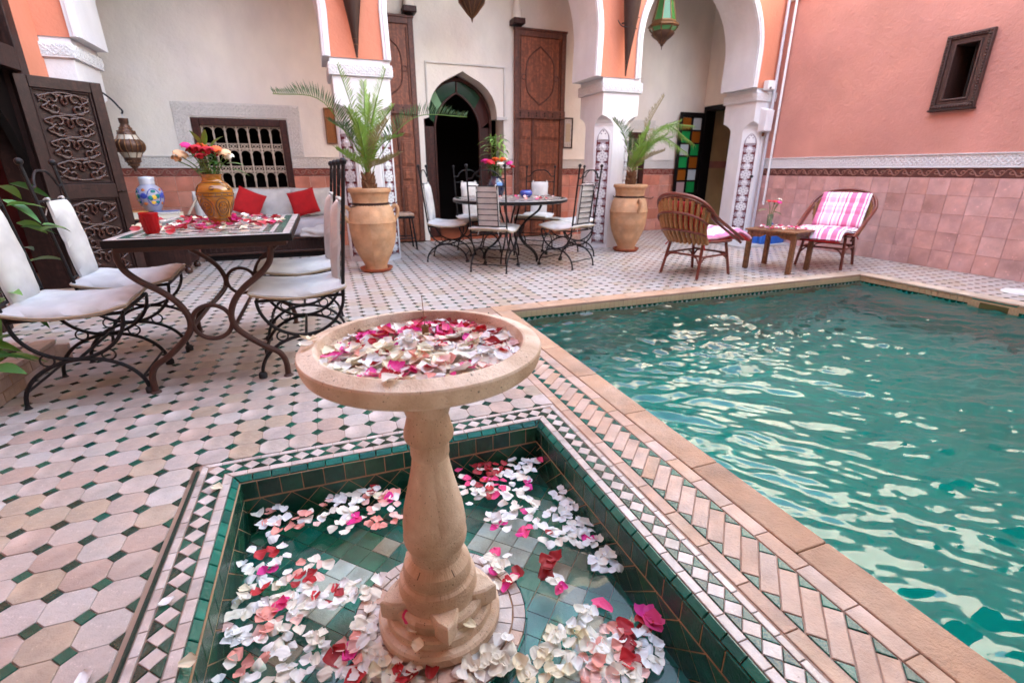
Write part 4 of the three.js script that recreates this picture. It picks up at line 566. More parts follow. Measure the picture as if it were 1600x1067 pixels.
for (const [x, y, w, h, l, m] of [[3.89, 1.635, 0.17, 0.46, 'narrow picture in a thin brown frame beside the tall door leaf', 'window_wood'], [0.225, 1.64, 0.15, 0.46, 'picture in a bright orange wood frame left of the wider palm', 'table_wood']]) {
  const t = thing('framed_picture', l, 'picture', [x, y, BZ]); const b = 0.018; part('picture_frame', [bevelBox(-w / 2, -h / 2, 0, -w / 2 + b, h / 2, 0.03), bevelBox(w / 2 - b, -h / 2, 0, w / 2, h / 2, 0.03), bevelBox(-w / 2 + b, h / 2 - b, 0, w / 2 - b, h / 2, 0.03), bevelBox(-w / 2 + b, -h / 2, 0, w / 2 - b, -h / 2 + b, 0.03)], M[m], t);
  part('mount', box(-w / 2 + b, -h / 2 + b, 0.002, w / 2 - b, h / 2 - b, 0.014), m === 'window_wood' ? M.white_tile_2 : mat('orange_wood', [0.60, 0.24, 0.05], { map: again(T.wood, 2), roughness: 0.5 }), t); part('print', box(-w / 4, -h / 3.4, 0.014, w / 4, h / 3.2, 0.016), m === 'window_wood' ? mat('sepia_print', [0.60, 0.48, 0.34], { map: again(T.mottle, 6), roughness: 0.7 }) : M.orange_wood, t); }
{ // pipes and boxes in the corner
  const pipe = (x, z, r, l, m, y0 = 0.0) => { const t = thing('wall_pipe', l, 'pipe', [x, 0, z]); part('pipe', rod([0, y0, 0], [0, 5.5, 0], r, r, 10), m, t); for (const y of [0.9, 1.9, 2.9]) part('clip', ring(r + 0.004, 0.004, 0, y, 0, 'y', 12, 5), M.metal_grey, t); };
  pipe(6.485, -6.00, 0.017, 'white pipe running up the corner of the pink wall', M.white_plastic, 0.55); pipe(6.44, -6.09, 0.022, 'grey conduit running up beside the corner pier', M.metal_grey, 0.0);
  const j = thing('junction_box', 'small white junction box on the corner above the capital', 'electrical box', [6.31, 2.17, AZ + 0.03]); part('box', uvm(bevelBox(-0.07, 0, 0, 0.07, 0.12, 0.09, 0.008)), M.white_plastic, j); part('lid', bevelBox(-0.06, 0.01, 0.09, 0.06, 0.11, 0.094, 0.002), M.white_plastic, j); part('gland', rod([-0.03, 0.02, 0.09], [-0.03, 0.02, 0.11], 0.012), M.rubber, j);
  const s = thing('wall_light', 'white wedge shaped wall light below the corner capital', 'wall light', [6.36, 1.60, AZ + 0.0]); part('shade', uvm(extrude([[0, 0], [0.12, 0.02], [0.13, 0.30], [0, 0.34]], 0.15, 0.008).rotateY(-PI / 2).translate(0.075, 0, 0)), M.white_plaster, s); part('lamp_base', lathe([[0, -0.06], [0.016, -0.05], [0.02, 0]], 12).translate(0, 0, 0.05), M.brass_old, s);
  const q = thing('socket', 'small black socket on the corner pier', 'socket', [6.30, 0.97, AZ + 0.003]); part('plate', bevelBox(-0.025, -0.02, 0, 0.025, 0.02, 0.016, 0.003), M.rubber, q); part('plug', bevelBox(-0.012, -0.01, 0.016, 0.012, 0.01, 0.04, 0.003), M.rubber, q);
}
// ---------- pedestal fountain ----------
const FC = [0.18, -1.07];
{
  const t = thing('pedestal_fountain', 'speckled stone bird bath fountain standing on the tiled ring in the basin', 'fountain', [FC[0], 0, FC[1]]), S = M.speckled_stone;
  part('plinth', wrapUv(lathe([[0, -0.15], [0.166, -0.15], [0.172, -0.142], [0.172, -0.118], [0.166, -0.111], [0.150, -0.110], [0.148, -0.104], [0.148, -0.088], [0.143, -0.083], [0, -0.083]], 72, 0.6), 0.15), S, t);
  part('column', wrapUv(lathe([[0.113, -0.085], [0.113, -0.062], [0.110, -0.056], [0.1085, -0.02], [0.1055, 0.004], [0.1035, 0.010], [0.096, 0.016], [0.093, 0.022], [0.0935, 0.040], [0.090, 0.054], [0.0885, 0.058], [0.079, 0.066], [0.070, 0.080], [0.0675, 0.096], [0.068, 0.108], [0.0705, 0.112], [0.0785, 0.118], [0.0835, 0.130], [0.0855, 0.146], [0.084, 0.160], [0.0825, 0.164], [0.0835, 0.172], [0.0835, 0.19], [0.0775, 0.235], [0.066, 0.285], [0.056, 0.328], [0.0495, 0.360], [0.047, 0.380], [0.0445, 0.386], [0.0475, 0.389], [0.0490, 0.396], [0.0490, 0.418], [0.0478, 0.423], [0.0470, 0.431], [0.0570, 0.436], [0.0612, 0.443], [0.0622, 0.452], [0.0608, 0.462], [0.0570, 0.476], [0.0535, 0.491], [0.0508, 0.504], [0.0500, 0.509], [0.0545, 0.512], [0.0568, 0.520], [0.0568, 0.535], [0.0555, 0.545], [0.060, 0.56], [0.09, 0.60], [0.12, 0.625]], 80, 0.38), 0.075), S, t);
  part('bowl', wrapUv(lathe([[0.05, 0.585], [0.10, 0.606], [0.16, 0.622], [0.21, 0.634], [0.248, 0.642], [0.262, 0.647], [0.2690, 0.6535], [0.2725, 0.662], [0.2760, 0.6800], [0.2765, 0.6870], [0.2740, 0.6915], [0.2400, 0.7005], [0.2350, 0.6995], [0.2325, 0.6950], [0.228, 0.676], [0.215, 0.662], [0.15, 0.652], [0, 0.650]], 120, 0.42), 0.25), S, t);
  const arm = () => { const s = new THREE.Shape([[-0.046, 0.06], [0.046, 0.06], [0.036, 0.112], [0.024, 0.138], [0, 0.164], [-0.024, 0.138], [-0.036, 0.112]].map(p => new THREE.Vector2(...p))); return uvm(extrude(s, 0.060, 0.005).rotateX(PI / 2).translate(0, -0.026, 0)); };
  for (const a of [6, 76, 152, 214, 285]) part('star_arm', arm(), S, t).rotation.y = (a - 10) * PI / 180;
  part('collar', lathe([[0.128, -0.083], [0.128, -0.058], [0.122, -0.050], [0.112, -0.046], [0.10, -0.046]], 60, 0.5), S, t);
  const b = thing('incense_holder', 'small wooden incense holder with a thin stick among the bowl petals', 'incense holder', [FC[0] + 0.02, 0.66, FC[1] - 0.07]); part('holder', lathe([[0, 0], [0.0085, 0], [0.008, 0.02], [0.0095, 0.048], [0.0055, 0.048], [0.005, 0.03]], 14), M.brass_old, b); part('stick', rod([0, 0.03, 0], [-0.004, 0.125, 0.0], 0.0012, 0.0009, 5), M.table_wood, b);
}
// ---------- petals ----------
function petalGeo(R, s) {
  const n = 8, pos = [], idx = [], kind = R(), wu = 0.5 + 0.25 * R(), tipw = 0.12 + 0.35 * R(), cup = 0.02 + 0.12 * R(), ph = R() * 6, tw = (R() - 0.5) * 0.9, asp = 0.82 + 0.36 * R(), curl = (R() - 0.3) * 0.9, side = (R() - 0.4) * 0.7, fold = R() < 0.55 ? 0.2 + 0.45 * R() : 0, tipx = (R() - 0.5) * 0.3, notch = (R() - 0.75) * 0.10, crn = 0.5 + 0.9 * R();
  for (let i = 0; i <= n; i++) for (let j = 0; j <= n; j++) { const u = i / n, v = j / n * 2 - 1, w = 0.54 * asp * (kind < 0.6 ? (u < wu ? 0.26 + 0.74 * Math.pow(u / wu, 0.85) : 1 - (1 - tipw) * Math.pow((u - wu) / (1 - wu), 1.25)) : (0.50 + 0.46 * Math.pow(u, 0.6)) * (u > 0.85 ? 1 - crn * 4 * (u - 0.85) * (u - 0.85) : 1)), z = (u - 0.5) * (1 - (kind < 0.6 ? 0.02 : 0.14) * v * v) + notch * (1 - Math.abs(v)) * u + (0.05 * Math.sin(7 * v + ph) + 0.03 * Math.sin(13 * v + 2 * ph)) * u, x = v * w * (1 - 0.10 * (2 * u - 1) ** 2) + tipx * u * u * 0.4, e = Math.max(0, u - 0.62), f = Math.max(0, Math.abs(v) - 0.55) * Math.sign(v * (tw > 0 ? 1 : -1));
    pos.push(s * x, s * (cup * (v * v + (2 * u - 1) ** 2) * 0.6 + tw * x * z + curl * e * e * 1.6 + side * Math.max(0, f) * 0.6 + fold * Math.abs(x) * 0.9 + 0.02 * Math.sin(8 * v + 6 * u)), s * z); }
  for (let i = 0; i < n; i++) for (let j = 0; j < n; j++) { const a = i * (n + 1) + j, b = a + 1, c = a + n + 1, d = c + 1; idx.push(a, c, b, b, c, d); }
  const g = new THREE.BufferGeometry(); g.setAttribute('position', new THREE.Float32BufferAttribute(pos, 3)); g.setIndex(idx); g.computeVertexNormals(); g.setAttribute('uv', new THREE.BufferAttribute(new Float32Array(pos.length / 3 * 2), 2)); return g;
}
const pm = (k, c) => mat(k, c, { side: THREE.DoubleSide, roughness: 0.6, transmission: 0.25, thickness: 0, sheen: 0.2 });
const PET = { w: [pm('petal_white_a', [0.86, 0.86, 0.85]), pm('petal_white_b', [0.84, 0.80, 0.70])], c: [pm('petal_cream', [0.84, 0.76, 0.56])], p: [pm('petal_peach', [0.85, 0.36, 0.30]), pm('petal_blush', [0.86, 0.55, 0.50])], m: [pm('petal_magenta', [0.80, 0.02, 0.30]), pm('petal_pink', [0.82, 0.05, 0.22])], r: [pm('petal_red', [0.52, 0.004, 0.014]), pm('petal_crimson', [0.36, 0.003, 0.01])] };
const RP = rng(404), petalShapes = Array.from({ length: 22 }, () => petalGeo(RP, 1));
const PN = { w: 'white', c: 'cream', p: 'peach pink', m: 'magenta', r: 'deep red' };
const basinPetals = [], bowlPetals = [];
{
  // clusters on the water: x, z, half-width x, half-width z, count, colours
  const cl = [[-0.316, -1.708, 0.056, 0.031, 5, 'wp'],
    [-0.279, -1.631, 0.087, 0.043, 11, 'wwwp'],
    [-0.148, -1.675, 0.125, 0.053, 20, 'wwwwp'],
    [-0.043, -1.696, 0.058, 0.059, 8, 'wwp'],
    [0.031, -1.71, 0.048, 0.033, 6, 'wwc'],
    [0.06, -1.729, 0.012, 0.013, 1, 'r'],
    [0.098, -1.622, 0.058, 0.067, 10, 'wpp'],
    [0.102, -1.662, 0.012, 0.016, 1, 'm'],
    [-0.049, -1.581, 0.044, 0.049, 8, 'ww'],
    [-0.04, -1.574, 0.012, 0.014, 2, 'm'],
    [0.073, -1.535, 0.044, 0.031, 6, 'p'],
    [-0.309, -1.516, 0.018, 0.019, 2, 'r'],
    [-0.327, -1.478, 0.06, 0.06, 11, 'w'],
    [-0.305, -1.42, 0.012, 0.014, 1, 'm'],
    [-0.187, -1.362, 0.057, 0.043, 12, 'wwp'],
    [-0.196, -1.343, 0.023, 0.022, 4, 'r'],
    [-0.126, -1.252, 0.029, 0.017, 3, 'r'],
    [-0.076, -1.236, 0.082, 0.034, 18, 'w'],
    [-0.332, -1.337, 0.059, 0.051, 11, 'wwc'],
    [-0.262, -1.269, 0.012, 0.012, 1, 'm'],
    [-0.327, -1.358, 0.015, 0.013, 1, 'r'],
    [-0.329, -1.23, 0.06, 0.056, 12, 'wwp'],
    [-0.203, -1.251, 0.054, 0.029, 9, 'w'],
    [-0.254, -1.231, 0.052, 0.046, 9, 'wwp'],
    [-0.351, -1.144, 0.056, 0.059, 11, 'wwp'],
    [-0.229, -1.079, 0.08, 0.056, 24, 'w'],
    [-0.087, -1.016, 0.063, 0.045, 12, 'wp'],
    [-0.084, -1.044, 0.012, 0.012, 1, 'm', 1],
    [-0.126, -1.04, 0.014, 0.015, 2, 'r', 1],
    [-0.069, -0.982, 0.019, 0.017, 3, 'r', 1],
    [-0.024, -1.082, 0.03, 0.05, 10, 'w'],
    [0.008, -0.98, 0.063, 0.032, 12, 'wc'],
    [0.473, -1.68, 0.076, 0.059, 14, 'mrwr'],
    [0.548, -1.691, 0.052, 0.039, 8, 'wr'],
    [0.658, -1.67, 0.091, 0.043, 18, 'w'],
    [0.766, -1.687, 0.013, 0.014, 1, 'm'],
    [0.577, -1.571, 0.074, 0.054, 20, 'wwwm'],
    [0.401, -1.571, 0.06, 0.045, 9, 'w'],
    [0.469, -1.558, 0.024, 0.019, 3, 'r'],
    [0.57, -1.444, 0.058, 0.041, 9, 'w'],
    [0.51, -1.382, 0.062, 0.051, 14, 'mww'],
    [0.536, -1.307, 0.022, 0.018, 3, 'm'],
    [0.652, -1.328, 0.056, 0.031, 10, 'w'],
    [0.762, -1.443, 0.034, 0.018, 5, 'w'],
    [0.763, -1.372, 0.023, 0.02, 6, 'w'],
    [0.634, -1.236, 0.042, 0.028, 9, 'w'],
    [0.641, -1.26, 0.015, 0.015, 2, 'r'],
    [0.727, -1.218, 0.047, 0.05, 18, 'w'],
    [0.739, -1.18, 0.013, 0.014, 2, 'm'],
    [0.732, -1.073, 0.04, 0.031, 14, 'w'],
    [0.547, -1.125, 0.027, 0.017, 3, 'r', 1],
    [0.554, -1.069, 0.012, 0.012, 2, 'w'],
    [0.54, -1.039, 0.012, 0.012, 1, 'm'],
    [0.387, -1.197, 0.043, 0.026, 9, 'wwm'],
    [0.402, -1.126, 0.034, 0.033, 7, 'wwrm'],
    [0.622, -0.929, 0.012, 0.012, 1, 'm'],
    [0.586, -0.919, 0.021, 0.012, 4, 'w'],
    [0.496, -0.866, 0.058, 0.034, 20, 'wc'],
    [0.561, -0.821, 0.057, 0.04, 22, 'wwp'],
    [0.643, -0.831, 0.012, 0.012, 1, 'r', 1],
    [0.619, -0.775, 0.016, 0.018, 2, 'r', 1],
    [0.742, -0.833, 0.028, 0.017, 4, 'mmr', 1],
    [0.666, -0.765, 0.04, 0.038, 18, 'w'],
    [0.419, -0.826, 0.066, 0.039, 16, 'wc'],
    [0.568, -0.751, 0.078, 0.026, 14, 'wwp'],
    [0.288, -0.885, 0.04, 0.033, 14, 'w'],
    [0.227, -0.889, 0.039, 0.033, 10, 'w'],
    [0.082, -0.921, 0.062, 0.017, 12, 'wwr'],
    [0.602, -0.729, 0.031, 0.017, 6, 'wp']];
  for (const [x, z, rx0, rz0, n, mix, big] of cl) for (let i = 0; i < n * 1.05; i++) { let px, pz, tries = 0; do { const rx = rx0 * 1.22 + 0.008, rz = rz0 * 1.22 + 0.008, a = RP() * 2 * PI, q = Math.sqrt(RP()); px = x + rx * q * Math.cos(a); pz = z + rz * q * Math.sin(a); tries++; } while (tries < 30 && (px < BAS.x0 + 0.035 || px > BAS.x1 - 0.035 || pz < BAS.z0 + 0.035 || Math.hypot(px - FC[0], pz - FC[1]) < 0.178 || basinPetals.some(b => Math.hypot(b.x - px, b.z - pz) < 0.018)));
    if (tries >= 30) continue; const ringy = Math.hypot(px - FC[0], pz - FC[1]) < 0.25; basinPetals.push({ x: px, z: pz, y: (ringy ? -0.146 : -0.1555) + RP() * 0.008, c: pick(RP, mix), s: (big ? 0.044 : 0.027) + 0.018 * RP() * RP() + 0.004 }); }
  const R = RP; for (let i = 0; i < 430; i++) { const a = R() * 2 * PI, q = Math.sqrt(R()) * 0.223, x = FC[0] + q * Math.cos(a), z = FC[1] + q * Math.sin(a); const far = z < FC[1] - 0.09, u = R(); const c = far ? (u < 0.38 ? 'r' : u < 0.72 ? 'm' : 'w') : x > FC[0] + 0.13 ? (u < 0.25 ? 'r' : u < 0.4 ? 'p' : 'w') : u < 0.52 ? 'w' : u < 0.74 ? 'c' : u < 0.84 ? 'm' : u < 0.90 ? 'r' : 'p'; bowlPetals.push({ x, z, y: 0.664 + 0.020 * R() * (1 - q * q / 0.06) + 0.004 * R(), c, s: 0.030 + 0.014 * R(), tilt: 0.36 }); }
  for (const [dx, dz, c] of [[-0.245, -0.07, 'c'], [-0.250, -0.03, 'w'], [-0.10, 0.222, 'w']]) bowlPetals.push({ x: FC[0] + dx, z: FC[1] + dz, y: 0.700, c, s: 0.033, tilt: 0.12 });
  for (const [dx, dz, c, y] of [[0.01, 0.118, 'r', -0.075], [-0.09, 0.085, 'w', -0.075], [-0.10, 0.065, 'm', -0.06], [0.12, 0.03, 'w', -0.075], [-0.085, 0.13, 'c', -0.085], [0.055, 0.125, 'c', -0.08]]) basinPetals.push({ x: FC[0] + dx, z: FC[1] + dz, y, c, s: 0.034, tilt: 0.5 });
}
function scatterPetals(list, single, nm, place, group) {
  list.sort((a, b) => Math.hypot(a.x, a.z, a.y - 1.07) - Math.hypot(b.x, b.z, b.y - 1.07)); const rest = {};
  list.forEach((p, i) => { const ry = RP() * 2 * PI, tl = p.tilt || 0.30, rx = (RP() - 0.5) * 2 * tl, rz = (RP() - 0.5) * 2 * tl, g = pick(RP, petalShapes), m = pick(RP, PET[p.c]);
    const e = new THREE.Euler(rx, ry, rz, 'YXZ'); if (RP() < 0.25) e.x += PI;
    if (i < single) { const o = new THREE.Mesh(g, m); o.name = numbered(nm); o.position.set(p.x, p.y + 0.003, p.z); o.rotation.copy(e); o.scale.setScalar(p.s); o.castShadow = o.receiveShadow = true; o.userData = { label: PN[p.c] + ' ' + place, category: 'petal', group: PN[p.c] + ' ' + group }; scene.add(o); }
    else (rest[m.name] = rest[m.name] || [m, []])[1].push(g.clone().applyMatrix4(new THREE.Matrix4().compose(V(p.x, p.y + 0.003, p.z), new THREE.Quaternion().setFromEuler(e), V(p.s, p.s, p.s)))); });
  return rest;
}
function stuffPetals(rest, nm, label) { const o = new THREE.Group(); o.name = nm; o.userData = { kind: 'stuff', label, category: 'petals' }; scene.add(o); for (const [k, [m, gs]] of Object.entries(rest)) part(k, gs, m, o); }
stuffPetals(scatterPetals(basinPetals, 195, 'rose_petal', 'rose petal floating on the water of the green basin', 'petals on the basin water'), 'floating_petals', 'rose petals floating farther off on the basin water');
stuffPetals(scatterPetals(bowlPetals, 100, 'rose_petal', 'rose petal lying in the stone fountain bowl', 'petals in the fountain bowl'), 'bowl_petals', 'rose petals heaped in the stone bowl');
function tablePetals(n, cx, cz, rx, rz, y, turn, nm, label, seed, mix) { const R = rng(seed), rest = {}; for (let i = 0; i < n; i++) { let u, v; do { u = R() * 2 - 1; v = R() * 2 - 1; } while (u * u + v * v > 1); const x0 = u * rx, z0 = v * rz, x = cx + x0 * Math.cos(turn) + z0 * Math.sin(turn), z = cz - x0 * Math.sin(turn) + z0 * Math.cos(turn), m = pick(R, PET[pick(R, mix)]); (rest[m.name] = rest[m.name] || [m, []])[1].push(pick(R, petalShapes).clone().applyMatrix4(new THREE.Matrix4().compose(V(x, y + 0.006 + 0.01 * R(), z), new THREE.Quaternion().setFromEuler(new THREE.Euler((R() - 0.5) * 0.8, R() * 6.3, (R() - 0.5) * 0.8)), V(1, 1, 1).multiplyScalar(0.036 + 0.016 * R())))); } stuffPetals(rest, nm, label); }
const mixA = 'rrrrmmcwcr'.split('');
tablePetals(150, -0.60, -3.28, 0.36, 0.48, 0.775, 0, 'table_petals', 'rose petals strewn over the mosaic table', 71, mixA);
tablePetals(60, 2.20, -5.68, 0.55, 0.5, 0.752, 0, 'round_table_petals', 'rose petals strewn over the round table', 72, 'wwwrmp'.split(''));
tablePetals(60, 4.77, -4.10, 0.24, 0.24, 0.45, 0, 'side_table_petals', 'rose petals strewn over the small wooden table', 73, 'wwmmp'.split(''));
{ const R = rng(500); for (const [x, z, c] of [[-0.47, -1.72, 'c'], [-0.505, -1.22, 'w'], [-0.62, -1.05, 'w'], [-0.415, -1.01, 'c'], [-0.72, -0.99, 'w']]) { const o = new THREE.Mesh(pick(R, petalShapes), PET[c][0]); o.name = numbered('rose_petal'); o.position.set(x, 0.006, z); o.rotation.set(0.1, R() * 6, 0.1); o.scale.setScalar(0.036); o.userData = { label: PN[c] + ' rose petal dropped on the paving beside the basin', category: 'petal', group: PN[c] + ' petals dropped on the paving' }; scene.add(o); } }

// ---------- wrought iron dining chairs ----------
function makeChair(label) {
  const t = thing('iron_dining_chair', label, 'chair'), I = M.dark_iron, w = 0.205, D = 0.215;
  const post = s => { const p = V(s * w, 0.43, -D), q = V(s * (w + 0.003), 1.10, -D - 0.075); return [rod(p, q, 0.0095, 0.0095, 8), ball(0.019, q.x, q.y + 0.01, q.z)]; };
  const back = (x, y) => V(x, y, -D - 0.075 * (y - 0.43) / 0.67);
  for (const s of [-1, 1]) { const [a, b] = post(s); part('back_post', a, I, t); part('finial', b, I, t); }
  part('top_scroll', tube([back(-w, 0.985), back(-w + 0.05, 0.985), back(-w + 0.075, 1.02), back(-0.07, 1.06), back(0, 1.066), back(0.07, 1.06), back(w - 0.075, 1.02), back(w - 0.05, 0.985), back(w, 0.985)], 0.007, 40, 7), I, t);
  part('back_rail', rod(back(-w, 0.91), back(w, 0.91), 0.006), I, t); part('back_rail', rod(back(-w, 0.50), back(w, 0.50), 0.006), I, t);
  for (const s of [-1, 1]) part('back_bar', rod(back(s * 0.112, 0.91), back(s * 0.112, 0.50), 0.005), I, t);
  for (let i = 0; i < 6; i++) part('back_rung', rod(back(-0.112, 0.56 + i * 0.058), back(0.112, 0.56 + i * 0.058), 0.005, 0.005, 6), I, t);
  part('seat_frame', [rod([-w, 0.425, -D], [w, 0.425, -D], 0.009), rod([-w, 0.425, D], [w, 0.425, D], 0.009), rod([-w, 0.425, -D], [-w, 0.425, D], 0.009), rod([w, 0.425, -D], [w, 0.425, D], 0.009), rod([-w, 0.425, 0], [w, 0.425, 0], 0.006)], I, t);
  for (const s of [-1, 1]) {
    const U = [], A = []; for (let k = 0; k <= 16; k++) { const a = PI * k / 16; U.push([s * w, 0.425 - 0.205 * Math.sin(a), -D * 1.0 * Math.cos(a)]); A.push([s * w, 0.012 + 0.205 * Math.sin(a), -0.245 * Math.cos(a)]); }
    part('seat_arc', tube(U, 0.009, 30, 7), I, t); part('leg_arc', tube(A, 0.0095, 30, 7), I, t);
    for (const q of [-1, 1]) part('side_ring', ring(0.027, 0.0045, s * w, 0.226, q * 0.118, 'x', 16, 5), I, t);
    part('front_foot', lathe([[0, 0], [0.021, 0.002], [0.022, 0.024], [0.016, 0.034], [0, 0.036]], 12).translate(s * w, 0, 0.245), M.rubber, t); part('rear_foot', lathe([[0, 0], [0.018, 0], [0.012, 0.006], [0.0095, 0.02]], 10).translate(s * w, 0, -0.245), I, t);
  }
  for (const q of [-1, 1]) part('stretcher', rod([-w, 0.085, q * 0.225], [w, 0.085, q * 0.225], 0.0065), I, t); part('stretcher', rod([-w, 0.219, 0], [w, 0.219, 0], 0.0075), I, t);
  // seat cushion with a soft sagging top and contrasting underside edge
  const cush = (W, Dp, th, sag, nx, nz) => { const pos = [], idx = [], P = (u, v, top) => { const e = Math.pow(Math.max(0, (1 - u * u) * (1 - v * v)), 0.28), pu = 0.006 * Math.sin(11 * u + 4 * v + 2 * Math.sin(5 * v)) * (0.3 + u * u) + 0.004 * Math.sin(17 * v - 6 * u) * v * v; return [u * W / 2 * (1 - 0.02 * v * v), (top ? th * (0.28 + 0.72 * e) : 0) + sag * (v * v - 0.35) * 0.5 + pu * 0.35 + 0.004 * Math.sin(2.6 * u + 1), v * Dp / 2 * (1 - 0.015 * u * u)]; };
    for (const top of [1, 0]) for (let i = 0; i <= nx; i++) for (let j = 0; j <= nz; j++) pos.push(...P(i / nx * 2 - 1, j / nz * 2 - 1, top)); const N = (nx + 1) * (nz + 1);
    for (let i = 0; i < nx; i++) for (let j = 0; j < nz; j++) { const a = i * (nz + 1) + j, b = a + 1, c = a + nz + 1, d = c + 1; idx.push(a, b, c, b, d, c, N + a, N + c, N + b, N + b, N + c, N + d); }
    const edge = []; for (let i = 0; i < nx; i++) edge.push(i * (nz + 1) + nz); for (let j = nz; j > 0; j--) edge.push(nx * (nz + 1) + j); for (let i = nx; i > 0; i--) edge.push(i * (nz + 1)); for (let j = 0; j < nz; j++) edge.push(j);
    edge.forEach((a, k) => { const b = edge[(k + 1) % edge.length]; idx.push(a, N + a, b, b, N + a, N + b); });
    const g = new THREE.BufferGeometry(); g.setAttribute('position', new THREE.Float32BufferAttribute(pos, 3)); g.setIndex(idx); g.computeVertexNormals(); return uvm(toCreasedNormals(g, 0.9)); };
  const edgeLine = (W, Dp, sag, y0) => { const p = []; const f = (u, v) => p.push([u * W / 2 * (1 - 0.02 * v * v), y0 + sag * (v * v - 0.35) * 0.5 + 0.004 * Math.sin(2.6 * u + 1), 0.006 + v * Dp / 2 * (1 - 0.015 * u * u)]); for (let k = 0; k < 10; k++) f(-1 + k / 5, 1); for (let k = 0; k < 10; k++) f(1, 1 - k / 5); for (let k = 0; k < 10; k++) f(1 - k / 5, -1); for (let k = 0; k < 10; k++) f(-1, -1 + k / 5); return tube(p, 0.0038, 120, 5, true); };
  part('seat_cushion', cush(0.455, 0.485, 0.052, 0.075, 14, 14).translate(0, 0.441, 0.006), M.cream_cloth, t);
  part('cushion_underside', cush(0.45, 0.48, 0.016, 0.075, 10, 10).translate(0, 0.434, 0.006), M.piping_cloth, t);
  part('cushion_piping', edgeLine(0.456, 0.486, 0.075, 0.447), M.piping_cloth, t);
  const ba = Math.atan2(0.075, 0.67), bc = cush(0.245, 0.45, 0.045, 0.0, 8, 14).rotateX(PI / 2 - ba).translate(0, 0.685, -D - 0.018);
  part('back_cushion', bc, M.cream_cloth, t);
  for (const s of [-1, 1]) for (const y of [0.905, 0.475]) { const b = back(s * 0.10, y); part('cushion_tie', [ring(0.013, 0.005, b.x, b.y + 0.004, b.z + 0.004, 'x', 10, 5), ball(0.010, b.x, b.y + 0.014, b.z + 0.012, 7, 6), rod([b.x, b.y, b.z + 0.01], [b.x + s * 0.02, b.y - 0.07, b.z - 0.012], 0.004, 0.003, 5)], M.cream_cloth, t); }
  return t;
}
const chair0 = makeChair('white cushioned iron chair left of the mosaic table, half out of frame');
let chairN = 0;
function chair(x, z, turn, label, group) { let o = chair0; if (chairN++) { o = chair0.clone(); o.name = numbered('iron_dining_chair'); scene.add(o); o.userData = { ...chair0.userData }; } o.position.set(x, 0, z); o.rotation.set(0, turn, 0); o.userData.label = label; o.userData.group = group; return o; }
const G1 = 'iron chairs round the mosaic table', G2 = 'iron chairs round the round table';
chair(-1.185, -2.945, PI / 2 + 0.03, 'nearest iron chair on the left side of the mosaic table, beside the planter', G1);
chair(-1.15, -3.57, PI / 2 + 0.06, 'iron chair in front of the open carved door leaf, left of the mosaic table', G1);
chair(-0.175, -2.955, -PI / 2 + 0.02, 'iron chair on the right of the mosaic table, nearest the fountain bowl', G1);
chair(-0.20, -3.62, -PI / 2 + 0.03, 'iron chair on the right of the mosaic table, farther from the fountain bowl', G1);
{ const C = [2.13, -5.72]; for (const [x, z, l] of [[1.76, -5.22, 'iron chair with its back to the pool, at the front left of the round table'], [2.62, -5.14, 'iron chair with its back to the pool, at the front right of the round table'], [1.43, -6.02, 'iron chair seen from the side left of the round table before the dark archway'], [1.96, -6.50, 'iron chair behind the round table, in front of the archway'], [2.76, -6.45, 'iron chair behind the round table, in front of the tall door leaf'], [2.98, -5.75, 'iron chair on the right of the round table, next to the white pier']]) chair(x, z, Math.atan2(C[0] - x + (z > -5.2 ? 0.2 : 0), C[1] - z), l, G2); }
